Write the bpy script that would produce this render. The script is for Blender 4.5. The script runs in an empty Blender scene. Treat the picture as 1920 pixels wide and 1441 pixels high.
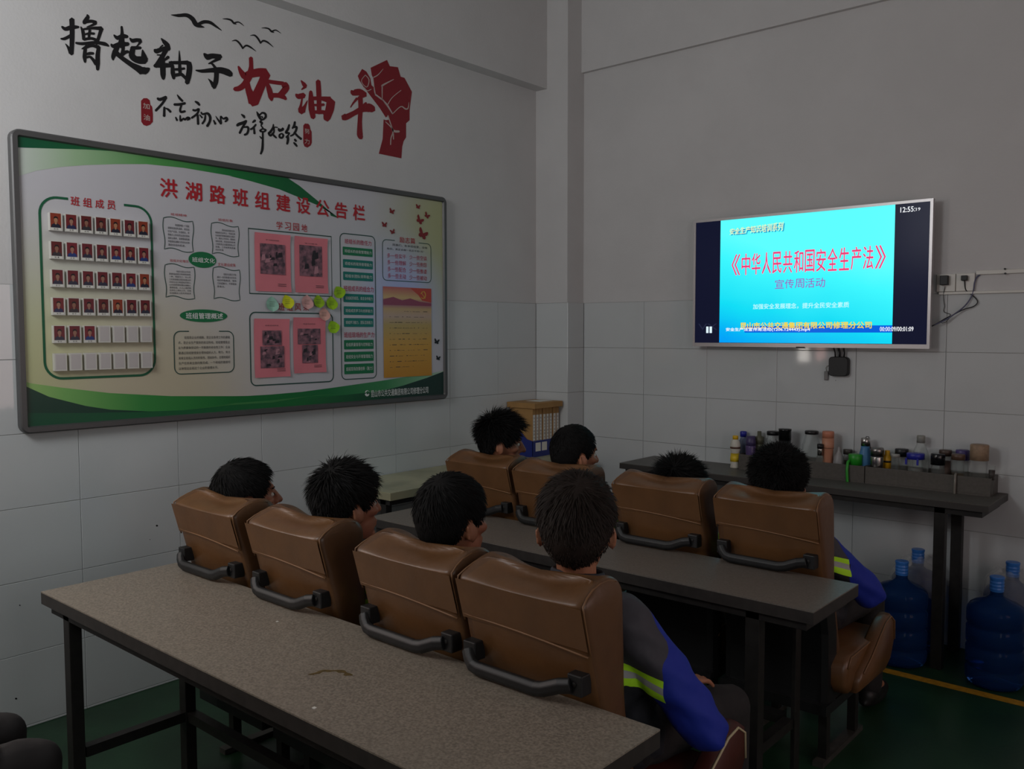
import bpy, bmesh, math, random
import numpy as np
from math import sin, cos, pi, radians
from mathutils import Vector, Matrix
random.seed(7); rng = np.random.default_rng(7)
S = bpy.context.scene; COL = S.collection

# ------------------------------------------------------------------ camera
YAW, PITCH, ROLL, FPX = radians(40.937), radians(-3.497), radians(-0.097), 1630.0
CAM = np.array([3.7814, -4.6113, 1.62])
_f = np.array([-sin(YAW)*cos(PITCH), cos(YAW)*cos(PITCH), sin(PITCH)])
_r = np.array([cos(YAW), sin(YAW), 0.0]); _u = np.cross(_r, _f)
_c, _s = cos(ROLL), sin(ROLL)
_R = np.array([_c*_r + _s*_u, -_s*_r + _c*_u, _f])
cd = bpy.data.cameras.new('camera'); cam = bpy.data.objects.new('camera', cd); COL.objects.link(cam)
cd.sensor_width = 36; cd.lens = 36*FPX/1920; cd.clip_start = 0.05
M3 = Matrix((_R[0], _R[1], -_R[2])).transposed()
cam.matrix_world = Matrix.Translation(Vector(CAM)) @ M3.to_4x4()
S.camera = cam

def at(axis, val, px, py):
    """pixel of the photograph -> point on the plane axis=val (surveying helper)"""
    d = _R.T @ np.array([(px-960)/FPX, -(py-720.5)/FPX, 1.0])
    i = 'xyz'.index(axis); t = (val-CAM[i])/d[i]
    return CAM + t*d

# ------------------------------------------------------------------ light and view
S.view_settings.view_transform = 'Standard'; S.view_settings.look = 'None'
S.view_settings.gamma = 1; S.view_settings.exposure = 0.0
S.view_settings.use_curve_mapping = False
S.cycles.use_denoising = True
S.cycles.max_bounces = 8; S.cycles.diffuse_bounces = 5
S.cycles.sample_clamp_indirect = 4
W = bpy.data.worlds.new('world'); S.world = W; W.use_nodes = True
W.node_tree.nodes['Background'].inputs[0].default_value = (0.6, 0.7, 0.85, 1)
W.node_tree.nodes['Background'].inputs[1].default_value = 0.012

def area(name, loc, target, sx, sy, power, color):
    l = bpy.data.lights.new(name, 'AREA'); l.shape = 'RECTANGLE'; l.size = sx; l.size_y = sy
    l.energy = power; l.color = color
    o = bpy.data.objects.new(name, l); COL.objects.link(o); o.location = loc
    o.rotation_euler = (Vector(target)-Vector(loc)).to_track_quat('-Z', 'Y').to_euler()
    return o
# daylight through the high windows of the back wall, the side window in the left wall and the door glass on the right
area('daylight_back_window', (1.1, -4.90, 2.8), (-.72, -1.9, 2.78), 1.15, .9, 36, (0.96, 0.98, 1.0))  # turned off the window's axis so the left wall gets more light
area('daylight_side_window', (0.03, -4.13, 1.82), (3, -4.13, 1.82), 0.30, 1.06, 9, (1.0, 0.93, 0.86))
area('daylight_side_window_curtained', (0.03, -4.59, 1.82), (3, -4.59, 1.82), 0.28, 1.06, 4, (1.0, 0.55, 0.5))
area('daylight_right_door', (5.14, -1.7, 1.5), (0, -1.7, 1.5), 0.8, 1.4, 8, (1.0, 0.70, 0.68))

area('right_fill_light', (5.14, -3.9, 1.75), (0, -3.9, 1.6), 1.0, 1.5, 11, (0.98, 0.97, 1.0))  # broad fill added to brighten the lower left wall and right-facing sides

# ------------------------------------------------------------------ materials
def lin(c):
    return tuple(((v/255)/12.92 if v/255 <= .04045 else ((v/255+.055)/1.055)**2.4) for v in c)
_M = {}
def mat(name, rgb, rough=0.6, metal=0.0, spec=0.5, noise=0.0, nscale=30, bump=0.0, bscale=60, emit=None, es=1.0, rgb2=None, sheen=0.0):
    if name in _M: return _M[name]
    m = bpy.data.materials.new(name); m.use_nodes = True; nt = m.node_tree
    b = nt.nodes['Principled BSDF']; c = (*lin(rgb), 1)
    b.inputs['Base Color'].default_value = c
    b.inputs['Roughness'].default_value = rough; b.inputs['Metallic'].default_value = metal
    b.inputs['Specular IOR Level'].default_value = spec
    if sheen: b.inputs['Sheen Weight'].default_value = sheen
    if noise or rgb2:
        tc = nt.nodes.new('ShaderNodeTexCoord'); n = nt.nodes.new('ShaderNodeTexNoise')
        n.inputs['Scale'].default_value = nscale; n.inputs['Detail'].default_value = 5
        nt.links.new(tc.outputs['Object'], n.inputs['Vector'])
        r = nt.nodes.new('ShaderNodeValToRGB')
        c2 = (*lin(rgb2), 1) if rgb2 else tuple(v*(1-noise) for v in c[:3])+(1,)
        r.color_ramp.elements[0].position = .35; r.color_ramp.elements[1].position = .65
        r.color_ramp.elements[0].color = c2; r.color_ramp.elements[1].color = c
        nt.links.new(n.outputs['Fac'], r.inputs['Fac']); nt.links.new(r.outputs[0], b.inputs['Base Color'])
    if bump:
        tc = nt.nodes.new('ShaderNodeTexCoord'); n = nt.nodes.new('ShaderNodeTexNoise')
        n.inputs['Scale'].default_value = bscale; n.inputs['Detail'].default_value = 4
        nt.links.new(tc.outputs['Object'], n.inputs['Vector'])
        bp = nt.nodes.new('ShaderNodeBump'); bp.inputs['Strength'].default_value = bump
        bp.inputs['Distance'].default_value = 0.01
        nt.links.new(n.outputs['Fac'], bp.inputs['Height']); nt.links.new(bp.outputs[0], b.inputs['Normal'])
    if emit:
        b.inputs['Emission Color'].default_value = (*lin(emit), 1); b.inputs['Emission Strength'].default_value = es
    _M[name] = m; return m
def glassy(name, rgb, alpha=0.35, rough=0.08, ior=1.3, trans=0.85):
    if name in _M: return _M[name]
    m = bpy.data.materials.new(name); m.use_nodes = True; nt = m.node_tree; b = nt.nodes['Principled BSDF']
    b.inputs['Base Color'].default_value = (*lin(rgb), 1); b.inputs['Roughness'].default_value = rough
    b.inputs['Transmission Weight'].default_value = trans; b.inputs['IOR'].default_value = ior
    b.inputs['Alpha'].default_value = alpha
    _M[name] = m; return m

WALL = mat('wall_paint', (204, 203, 202), .75, noise=.05, nscale=3, bump=.08, bscale=90)
TILE = mat('glazed_wall_tile', (202, 206, 206), .055, noise=.04, nscale=2.5, spec=.45, bump=.008, bscale=9)
GROUT = mat('grey_grout', (176, 176, 172), .9)
FLOORM = mat('green_floor_paint', (32, 66, 42), .38, noise=.3, nscale=4, bump=.05, bscale=40)
YEL = mat('yellow_floor_paint', (190, 140, 25), .6, noise=.3, nscale=40)
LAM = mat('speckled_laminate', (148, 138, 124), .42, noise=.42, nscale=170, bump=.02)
LAMEDGE = mat('grey_table_edge', (52, 48, 45), .5, noise=.3, nscale=30)
DLAM = mat('dark_grey_laminate', (86, 82, 76), .45, noise=.2, nscale=60)
STEEL = mat('dark_painted_steel', (42, 40, 38), .5, metal=.3, noise=.3, nscale=30)
GSTEEL = mat('grey_painted_steel', (78, 76, 70), .5, metal=.3, noise=.3, nscale=25)
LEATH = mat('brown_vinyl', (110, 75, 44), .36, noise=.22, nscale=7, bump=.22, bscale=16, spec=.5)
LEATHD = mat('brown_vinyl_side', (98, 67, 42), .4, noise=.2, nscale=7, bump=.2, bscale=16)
PIPE = mat('brown_seam', (122, 86, 54), .5)
CUSH = mat('reddish_brown_vinyl', (78, 32, 24), .45, noise=.25, nscale=9, bump=.2, bscale=18)
PALEPIPE = mat('pale_piping', (190, 175, 140), .5)
BLKP = mat('black_plastic', (19, 20, 21), .5)
SKIN = mat('skin', (168, 112, 84), .5, noise=.08, nscale=20)
HAIR = mat('black_hair', (12, 11, 11), .75, spec=.2)
HAIR2 = mat('dark_brown_hair', (34, 25, 20), .7, spec=.25)
TROUS = mat('dark_grey_trousers', (38, 35, 35), .85, noise=.2, nscale=15, bump=.15, bscale=20)
SHOE = mat('black_shoe', (22, 21, 20), .5)
WHITE = mat('white_plastic', (214, 212, 204), .4)
SILVER = mat('silver_plastic', (190, 186, 186), .32, metal=.5)
CHROME = mat('brushed_steel', (180, 178, 174), .25, metal=1.0)
BLACKD = mat('black_decal_vinyl', (16, 16, 19), .5)
REDD = mat('red_decal_vinyl', (132, 20, 33), .5)
KRAFT = mat('kraft_board', (168, 128, 76), .75, noise=.12, nscale=12)
PAPER = mat('white_paper', (218, 216, 208), .7)
BLUEP = mat('blue_plastic_rack', (30, 44, 120), .35)
EYEW = mat('eye_white', (220, 215, 205), .3)

# ------------------------------------------------------------------ mesh helpers
class MB:
    def __init__(s): s.v = []; s.f = []; s.mi = []; s.cur = 0
    def add(s, vs, fs, mi=None):
        n = len(s.v); s.v += [tuple(map(float, p)) for p in vs]
        s.f += [tuple(i+n for i in f) for f in fs]; s.mi += [s.cur if mi is None else mi]*len(fs); return s
    def box(s, x0, x1, y0, y1, z0, z1, mi=None, M=None):
        v = [(x0,y0,z0),(x1,y0,z0),(x1,y1,z0),(x0,y1,z0),(x0,y0,z1),(x1,y0,z1),(x1,y1,z1),(x0,y1,z1)]
        if M is not None: v = [tuple(M @ Vector(p)) for p in v]
        return s.add(v, [(0,3,2,1),(4,5,6,7),(0,1,5,4),(1,2,6,5),(2,3,7,6),(3,0,4,7)], mi)
    def tube(s, pts, r, n=8, cap=True, mi=None):
        pts = [np.array(p, float) for p in pts]; m = len(pts)
        rs = r if hasattr(r, '__len__') else [r]*m; vs = []; fs = []; prev = None
        for i, p in enumerate(pts):
            t = pts[min(i+1, m-1)] - pts[max(i-1, 0)]; t /= (np.linalg.norm(t)+1e-9)
            if prev is None:
                a = np.array([0, 0, 1.]) if abs(t[2]) < .9 else np.array([1., 0, 0])
            else: a = prev
            x = a - t*(a@t); x /= (np.linalg.norm(x)+1e-9); y = np.cross(t, x); prev = x
            for k in range(n):
                q = 2*pi*k/n; vs.append(p + rs[i]*(cos(q)*x + sin(q)*y))
        for i in range(m-1):
            for k in range(n):
                a = i*n+k; b = i*n+(k+1) % n; fs.append((a, b, b+n, a+n))
        if cap: fs.append(tuple(range(n))[::-1]); fs.append(tuple(range((m-1)*n, m*n)))
        return s.add(vs, fs, mi)
    def lathe(s, prof, c=(0,0,0), n=20, mi=None, close=True):
        vs = []; fs = []; m = len(prof)
        for r, z in prof:
            for k in range(n):
                q = 2*pi*k/n; vs.append((c[0]+r*cos(q), c[1]+r*sin(q), c[2]+z))
        for i in range(m-1):
            for k in range(n):
                a = i*n+k; b = i*n+(k+1) % n; fs.append((a, b, b+n, a+n))
        if close:
            fs.append(tuple(range(n))[::-1]); fs.append(tuple(range((m-1)*n, m*n)))
        return s.add(vs, fs, mi)
    def mesh(s, name, mats, smooth=False):
        me = bpy.data.meshes.new(name); me.from_pydata(s.v, [], s.f)
        for m in (mats if isinstance(mats, (list, tuple)) else [mats]): me.materials.append(m)
        if any(s.mi): me.polygons.foreach_set('material_index', s.mi)
        if smooth: me.polygons.foreach_set('use_smooth', [True]*len(me.polygons))
        me.update(); return me
    def build(s, name, mats, parent=None, smooth=False, bevel=0, **props):
        o = link(name, s.mesh(name, mats, smooth), parent, **props)
        if bevel:
            b = o.modifiers.new('bevel', 'BEVEL'); b.width = bevel; b.segments = 2; b.limit_method = 'ANGLE'
        return o
def link(name, me, parent=None, **props):
    o = bpy.data.objects.new(name, me); COL.objects.link(o)
    if parent is not None: o.parent = parent
    for k, v in props.items(): o[k] = v
    return o
def thing(name, label, cat, loc=(0,0,0), rz=0, group=None):
    o = bpy.data.objects.new(name, None); COL.objects.link(o); o.empty_display_size = .1
    o.location = loc; o.rotation_euler = (0, 0, rz); o['label'] = label; o['category'] = cat
    if group: o['group'] = group
    return o
def tag(o, label, cat, group=None, kind=None):
    o['label'] = label; o['category'] = cat
    if group: o['group'] = group
    if kind: o['kind'] = kind
    return o
def copy_tree(o, parent=None):
    c = o.copy(); COL.objects.link(c)
    if parent is not None: c.parent = parent
    for ch in list(o.children): copy_tree(ch, c)
    return c

def polyfill(pts2):
    """triangulate a simple 2-D polygon, returns face list"""
    from mathutils.geometry import tessellate_polygon
    return [tuple(t) for t in tessellate_polygon([[Vector((p[0], p[1], 0)) for p in pts2]])]

# ---- planes: the left wall is x=0 seen from +x, the front wall is y=FW seen from -y
FW = 0.18
class Plane:
    def __init__(s, axis, val): s.a = axis; s.val = val
    def px(s, x, y, off=0.0):
        q = at(s.a, s.val + (off if s.a == 'x' else -off), x, y)
        return (q[1], q[2]) if s.a == 'x' else (q[0], q[2])
    def p3(s, u, v, off=0.0):
        return (s.val+off, u, v) if s.a == 'x' else (u, s.val-off, v)
    def poly(s, mb, uv, off, mi=None, thick=0.0):
        fs = polyfill(uv)
        # face orientation towards the room
        def area2(f): (a, b, c) = [uv[i] for i in f]; return (b[0]-a[0])*(c[1]-a[1])-(c[0]-a[0])*(b[1]-a[1])
        fs = [f if area2(f) > 0 else f[::-1] for f in fs]
        mb.add([s.p3(u, v, off) for u, v in uv], fs, mi)
        if thick:
            n = len(uv); vs = [s.p3(u, v, off) for u, v in uv]+[s.p3(u, v, off-thick) for u, v in uv]
            mb.add(vs, [(i, (i+1) % n, (i+1) % n+n, i+n) for i in range(n)], mi)
    def rect(s, mb, u0, u1, v0, v1, off, mi=None): s.poly(mb, [(u0,v0),(u1,v0),(u1,v1),(u0,v1)], off, mi)
def ribbon(pts, w):
    """variable width brush stroke outline around a polyline; pts (x,y[,w])"""
    P = [np.array(p[:2], float) for p in pts]; Wd = [(p[2] if len(p) > 2 else w)/2 for p in pts]
    # Catmull-Rom smoothing
    Q = []; R = []
    for i in range(len(P)-1):
        p0 = P[max(i-1, 0)]; p1 = P[i]; p2 = P[i+1]; p3 = P[min(i+2, len(P)-1)]
        for k in range(4):
            t = k/4; Q.append(.5*((2*p1)+(-p0+p2)*t+(2*p0-5*p1+4*p2-p3)*t*t+(-p0+3*p1-3*p2+p3)*t**3)); R.append(Wd[i]*(1-t)+Wd[i+1]*t)
    Q.append(P[-1]); R.append(Wd[-1]); L = []; Rr = []
    T = []
    for i in range(len(Q)):
        t = Q[min(i+1, len(Q)-1)]-Q[max(i-1, 0)]; t = t/(np.linalg.norm(t)+1e-9); T.append(t)
        n = np.array([-t[1], t[0]]); L.append(Q[i]+n*R[i]); Rr.append(Q[i]-n*R[i])
    e = Q[-1]+T[-1]*R[-1]*.7; b = Q[0]-T[0]*R[0]*.7
    return L, Rr, b, e
def stroke(mb, plane, pts, w, off, tr=lambda x, y: (x, y), mi=None):
    """a brush stroke given in pixels, laid as a quad strip on the wall plane"""
    L, R, b, e = ribbon(pts, w)
    k = len(L); uv = [plane.px(*tr(*p)) for p in L]+[plane.px(*tr(*p)) for p in R]+[plane.px(*tr(*b)), plane.px(*tr(*e))]
    fs = [(i, i+1, k+i+1, k+i) for i in range(k-1)]+[(2*k, 0, k), (k-1, 2*k+1, 2*k-1)]
    v = [plane.p3(u, z, off) for u, z in uv]
    mb.add(v, fs, mi)

# ---- lettering with the built-in typeface
_tc = {}
def glyphs(s, bold=0.0):
    key = (s, bold)
    if key in _tc: return _tc[key]
    c = bpy.data.curves.new('text', 'FONT'); c.body = s; c.size = 1; c.resolution_u = 2; c.fill_mode = 'FRONT'
    o = bpy.data.objects.new('text', c); COL.objects.link(o)
    bpy.context.view_layer.update()
    me = bpy.data.meshes.new_from_object(o.evaluated_get(bpy.context.evaluated_depsgraph_get()))
    v = np.array([tuple(x.co) for x in me.vertices]); f = [tuple(p.vertices) for p in me.polygons]
    bpy.data.objects.remove(o); bpy.data.curves.remove(c); bpy.data.meshes.remove(me)
    if len(v) == 0: v = np.zeros((1, 3)); f = []
    _tc[key] = (v, f); return _tc[key]
def text(mb, plane, s, u0, u1, v0, v1, off, mi=None, bold=0.0, shear=0.0, fit=True, warp=None):
    v, f = glyphs(s); lo = v.min(0); hi = v.max(0); d = hi-lo; d[d == 0] = 1
    out = []
    for p in v:
        a = (p[0]-lo[0])/d[0]; b = (p[1]-lo[1])/d[1]
        if warp: a, b = warp(a, b)
        out.append(plane.p3(u0+(u1-u0)*a+shear*(v1-v0)*b, v0+(v1-v0)*b, off))
    mb.add(out, f, mi)
    if bold:   # heavier face: the same outline laid again a touch aside
        bw = bold*.5*abs(v1-v0)
        for k, (du, dv) in enumerate(((bw, 0), (-bw, 0), (0, bw), (0, -bw))):
            e = plane.p3(0, 0, .00004*(k+1)); z = plane.p3(0, 0, 0); g = plane.p3(du, dv, 0); h = plane.p3(0, 0, 0)
            mb.add([(p[0]+e[0]-z[0]+g[0]-h[0], p[1]+e[1]-z[1]+g[1]-h[1], p[2]+e[2]-z[2]+g[2]-h[2]) for p in out], f, mi)
def chars(mb, plane, s, u0, u1, v0, v1, off, mi=None, bold=0.0, fill=.86, shear=0.0):
    """letter-spaced characters, one cell each"""
    n = len(s); w = (u1-u0)/n
    for i, ch in enumerate(s):
        if ch != ' ': text(mb, plane, ch, u0+w*i+w*(1-fill)/2, u0+w*(i+1)-w*(1-fill)/2, v0, v1, off, mi, bold, shear)
def linetext(mb, plane, s, u0, u1, v0, v1, off, mi=None, bold=0.0):
    """a line of small type: cells keep their pitch, whole string in one mesh"""
    text(mb, plane, s, u0, u1, v0, v1, off, mi, bold)

# ================================================================== ROOM
XR, YB, ZC = 5.2, -5.10, 4.3
TH, TZ = 0.30, 1.81
def structure(o): o['kind'] = 'structure'; return o
structure(MB().box(-.12, XR, YB, FW+.12, -.1, 0).build('floor', FLOORM))
structure(MB().box(-.12, XR, YB, FW+.12, ZC, ZC+.1).build('ceiling', WALL))
# walls: plaster above, tile field below (backing recessed behind the tiles)
TT = 0.007
wl = MB(); wl.box(-.12, 0, YB, FW, TZ, ZC); wl.box(-.12, -TT+.001, YB, FW, 0, TZ, 1)
wall_left = structure(wl.build('wall_left', [WALL, GROUT]))
wf = MB(); wf.box(-.12, XR, FW, FW+.12, TZ, ZC); wf.box(-.12, XR, FW+TT-.001, FW+.12, 0, TZ, 1)
wall_front = structure(wf.build('wall_front', [WALL, GROUT]))
structure(MB().box(XR, XR+.1, YB, FW+.12, 0, ZC).build('wall_right', WALL))
structure(MB().box(-.12, XR, YB-.1, YB, 0, ZC).build('wall_back', WALL))
# column in the corner
CX, CW = 0.272, 0.004
cm = MB(); cm.box(0, CX-.004, .0, FW, TZ, ZC); cm.box(0, CX-TT, TT, FW, 0, TZ, 1)
column = structure(cm.build('trim_1', [WALL, GROUT]))
# projecting beams above both walls (undersides at 3.23 m and 3.33 m)
structure(MB().box(0, .095, YB, 0, 3.23, ZC).build('trim_2', WALL))
structure(MB().box(CX-.004, XR, FW-.03, FW, 3.335, ZC).build('trim_3', WALL))

_tm = {}
def tile(parent, plane, u0, u1, v0, v1):
    """one glazed tile, slightly pillowed; shared mesh per size"""
    g = .0009; w, h = u1-u0-2*g, v1-v0-2*g
    key = (plane.a, round(w, 4), round(h, 4))
    if key not in _tm:
        m = MB(); e = .0012; P = Plane(plane.a, 0)
        vs = [P.p3(a, b, -TT) for a, b in ((0,0),(w,0),(w,h),(0,h))]+[P.p3(a, b, -e) for a, b in ((0,0),(w,0),(w,h),(0,h))]+[P.p3(a, b, 0) for a, b in ((e,e),(w-e,e),(w-e,h-e),(e,h-e))]
        m.add(vs, [(0,1,5,4),(1,2,6,5),(2,3,7,6),(3,0,4,7),(4,5,9,8),(5,6,10,9),(6,7,11,10),(7,4,8,11),(8,9,10,11)])
        _tm[key] = m.mesh('tile', TILE)
    o = link('tile', _tm[key], parent); o.location = plane.p3(u0+g, v0+g, random.uniform(-.0004, .0006)); return o
LW = Plane('x', 0.0); FWP = Plane('y', FW)
rows = [(max(0, 1.81-.3*(k+1)), 1.81-.3*k) for k in range(7)]
ys = [-1.72+.4435*k for k in range(-7, 4)]
ys = [y for y in ys if y > -4.0]
for i in range(len(ys)):
    y0 = ys[i]; y1 = ys[i+1] if i+1 < len(ys) else 0.0
    if y1 > 0: y1 = 0
    if y0 >= -.02: continue
    for a, b in rows: tile(wall_left, LW, y0, y1, a, b)
for y0, y1 in [(-4.825, -4.3815)]:
    for a, b in rows: tile(wall_left, LW, y0, y1, a, b)
xs = [CX, .75]+[.75+.45*k for k in range(1, 8)]
for i in range(len(xs)-1):
    for a, b in rows: tile(wall_front, FWP, xs[i], xs[i+1], a, b)
for a, b in rows:
    tile(column, Plane('y', 0.0), 0.0, CX, a, b)
    tile(column, Plane('x', CX), .0, FW, a, b)
# hairline crack beside the column, small screw holes and scuffs on the tiles
m = MB()
for a, b in (((1089.5, 165), (1090.5, 300)), ((1090.5, 300), (1091, 440)), ((1091, 440), (1092, 560))):
    stroke(m, FWP, [(*a, 1.3), (*b, .8)], 1, .0008)
m.build('crack', BLACKD, wall_front)
m = MB()
for x, y, r in ((294, 985, 2.2), (37, 1134, 1.3), (281, 1011, .9), (30, 1309, 2.2), (1567, 713, .8), (1571, 661, .7)):
    pl = LW if x < 1000 else FWP
    pl.poly(m, [pl.px(x+r*cos(a), y+r*.8*sin(a)) for a in np.linspace(0, 2*pi, 9)[:-1]], .0009)
m.build('scuff_mark', BLACKD, wall_left, kind='stuff')
# floor line
structure(MB().box(2.40, 4.6, -.40, -.345, 0, .0015).build('trim_4', YEL))
# windows behind the camera (daylight enters here)
def window(n, axis, at0, u0, u1, v0, v1, nm):
    m = MB(); P = Plane(axis, at0); t = .05
    def bar(a, b, c, d):
        q0 = P.p3(a, c, 0.0); q1 = P.p3(b, d, .04)
        m.box(min(q0[0], q1[0]), max(q0[0], q1[0]), min(q0[1], q1[1]), max(q0[1], q1[1]), c, d)
    bar(u0-t, u1+t, v0-t, v0); bar(u0-t, u1+t, v1, v1+t); bar(u0-t, u0, v0, v1); bar(u1, u1+t, v0, v1)
    for k in range(1, nm): u = u0+(u1-u0)*k/nm; bar(u-.015, u+.015, v0, v1)
    return structure(m.build('window_%d' % n, WHITE))
mw = MB()
for a, b, c, d in ((.45, 1.75, 2.27, 2.32), (.45, 1.75, 3.28, 3.33), (.45, .5, 2.32, 3.28), (1.7, 1.75, 2.32, 3.28), (1.08, 1.12, 2.32, 3.28)):
    mw.box(a, b, YB, YB+.13, c, d)
structure(mw.build('window_1', WHITE))
window(2, 'x', 0, -4.285, -3.975, 1.29, 2.35, 1); window(3, 'x', 0, -4.735, -4.45, 1.29, 2.35, 1)
md = MB()
for a, b, c, d in ((-2.2, -1.2, .0, .78), (-2.2, -1.2, 2.22, 2.3), (-2.2, -2.12, .78, 2.22), (-1.28, -1.2, .78, 2.22)): md.box(XR-.07, XR, a, b, c, d)
structure(md.build('door_1', WHITE))
md = MB()
for a, b, c, d in ((-4.45, -3.35, .95, 1.0), (-4.45, -3.35, 2.5, 2.55), (-4.45, -4.4, 1.0, 2.5), (-3.4, -3.35, 1.0, 2.5), (-3.92, -3.88, 1.0, 2.5)): md.box(XR-.03, XR, a, b, c, d)
structure(md.build('window_4', WHITE))  # unseen window frame added round the right fill light
# ================================================================== WALL DECALS
def zt(ox, oy, s): return lambda x, y: (ox+x/s, oy+y/s)
Z1 = zt(100,20,9.6); Z2 = zt(280,60,12); Z3 = zt(430,90,8.727); Z4 = zt(630,100,6.862); Z5 = zt(255,170,10.667); Z6 = zt(430,200,11.294); Z7 = zt(310,10,8.348)
DO = .0012
def character(parent, tr, strokes, m_, name='character', wk=1.28):
    m = MB()
    for k, st in enumerate(strokes): stroke(m, LW, [(p[0], p[1], p[2]*wk) for p in st], 40, DO+.00003*k, tr)
    return m.build(name, m_, parent)
sl = thing('slogan_decal', 'large brush-lettered vinyl slogan above the notice board, four black then three dark red characters', 'wall decal')
character(sl, Z1, [[(150,285,25),(215,330,55),(330,300,70),(455,295,30)],[(330,155,75),(335,300,70),(335,500,70),(325,780,60)],[(215,595,8),(270,670,40),(310,760,60)],[(130,505,20),(200,505,45),(310,450,50)],
 [(605,70,15),(615,120,60),(560,200,60),(570,225,50)],[(560,205,50),(680,190,45),(765,215,50)],[(765,225,45),(700,260,35),(595,295,8)],
 [(490,290,15),(530,380,50),(545,520,45)],[(540,335,30),(700,315,40),(860,320,60)],[(865,320,60),(830,430,50),(775,600,45)],[(560,430,25),(640,410,35),(735,415,35)],[(655,350,40),(640,450,40),(640,520,30)],[(545,520,40),(680,500,40),(790,540,45)],
 [(400,580,30),(520,595,45),(750,575,45),(920,600,55),(995,640,20)],[(505,690,10),(590,655,50),(700,630,40),(810,660,60)],[(590,620,20),(570,700,50),(560,830,60),(570,930,30)],[(815,650,50),(795,800,65),(795,950,65),(795,1065,40)],[(580,790,30),(650,770,45),(720,770,35)],[(570,850,30),(650,830,35),(700,870,40),(770,960,60)]], BLACKD)
character(sl, Z1, [[(1225,285,30),(1235,400,45),(1225,560,90),(1215,640,90)],[(1255,640,50),(1245,740,50),(1200,830,40)],[(1085,435,15),(1150,490,60),(1250,460,70),(1335,470,40)],[(1035,600,20),(1080,640,60),(1200,610,80),(1350,600,50)],[(1160,640,60),(1110,740,80),(1075,830,60),(1075,890,20)],[(1230,790,60),(1300,745,50),(1350,740,40)],
 [(1130,760,70),(1230,850,60),(1400,970,70),(1540,1050,100),(1600,1105,100)],[(1560,1060,80),(1650,1080,110),(1725,1040,30)],[(1370,490,10),(1420,540,60),(1500,530,55),(1570,535,50)],[(1570,550,50),(1530,610,25),(1490,650,20)],[(1400,670,50),(1500,670,50),(1570,670,40)],[(1430,680,70),(1410,800,90),(1470,870,90),(1560,890,110),(1660,900,90)],[(1600,700,8),(1620,800,70),(1650,890,90)]], BLACKD)
character(sl, Z2, [[(260,140,12),(330,220,70),(400,300,90),(440,400,60)],[(115,400,50),(160,430,90),(250,400,80),(380,360,70)],[(230,350,15),(300,300,35)],[(400,350,90),(330,480,80),(250,620,90),(170,740,90),(130,770,70)],[(170,515,20),(250,520,30)],[(425,560,60),(380,600,50),(330,640,30)],[(300,560,60),(300,800,100),(305,960,95),(315,1060,50)],[(110,760,60),(250,750,90),(400,750,80),(500,750,70)],
 [(490,660,30),(515,760,60),(525,920,80),(550,1050,50)],[(440,680,30),(560,690,60),(700,690,60),(860,690,80)],[(880,690,90),(900,800,100),(880,980,100),(845,1150,80)],[(668,420,12),(675,600,40),(680,800,60),(690,950,60)],[(540,840,40),(650,840,50),(790,820,40)],[(540,980,60),(650,960,60),(730,960,60),(830,1060,50)]], BLACKD)
character(sl, Z2, [[(1225,485,30),(1310,560,110),(1420,540,90),(1600,560,90)],[(1590,590,60),(1480,640,50),(1330,715,25)],[(1340,710,20),(1400,710,35),(1470,790,50),(1500,880,80)],[(1510,860,90),(1505,1000,85),(1490,1130,90),(1450,1260,60)],[(1320,1050,8),(1390,1130,50),(1440,1220,70)],[(1040,860,20),(1180,880,60),(1400,860,80),(1600,860,110),(1760,910,120),(1840,970,80)]], BLACKD)
character(sl, Z3, [[(350,160,50),(355,300,55),(340,420,90)],[(145,300,20),(190,390,60),(250,460,90),(330,430,100),(480,400,110),(590,410,120)],[(600,420,120),(540,560,110),(470,720,120),(400,880,130),(385,920,90)],[(320,470,90),(250,590,80),(160,660,70),(80,670,50)],[(290,560,60),(310,680,80),(360,800,110),(385,890,120)],[(600,540,50),(720,560,50),(880,580,50)],[(890,590,80),(925,650,90),(860,740,80),(800,780,60)],[(600,540,30),(650,680,70),(680,800,70),(690,860,25)],[(690,775,60),(790,775,60),(880,800,60),(925,840,30)]], REDD)
character(sl, Z3, [[(1170,530,10),(1215,590,50),(1245,630,50)],[(1245,630,40),(1180,680,15)],[(1085,755,20),(1130,790,70),(1220,775,70)],[(1190,820,20),(1170,930,30),(1150,1010,50)],[(1275,860,10),(1230,960,40),(1185,1030,100),(1180,1060,60)],
 [(1330,710,40),(1335,850,70),(1345,1000,80),(1370,1140,60)],[(1450,540,60),(1460,700,65),(1465,900,60),(1465,1060,60)],[(1350,825,50),(1500,825,50),(1640,850,90)],[(1660,870,110),(1640,1000,110),(1600,1120,100),(1600,1170,80)],[(1370,930,30),(1470,935,35),(1545,925,35)],[(1370,1045,40),(1480,1050,50),(1540,1050,50),(1590,1090,70)]], REDD)
character(sl, Z4, [[(195,475,10),(220,505,60),(300,500,70),(370,540,60)],[(270,580,30),(220,640,18),(185,695,10)],[(310,560,50),(315,700,45),(305,880,45),(305,1040,60),(325,1090,40)],[(95,815,70),(130,820,60),(230,770,50),(330,720,60),(420,700,90),(480,725,60)],[(385,635,20),(360,680,50)]], REDD)
mo = thing('motto_decal', 'small black handwritten motto decal between two red seal decals, under the large slogan', 'wall decal')
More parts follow.
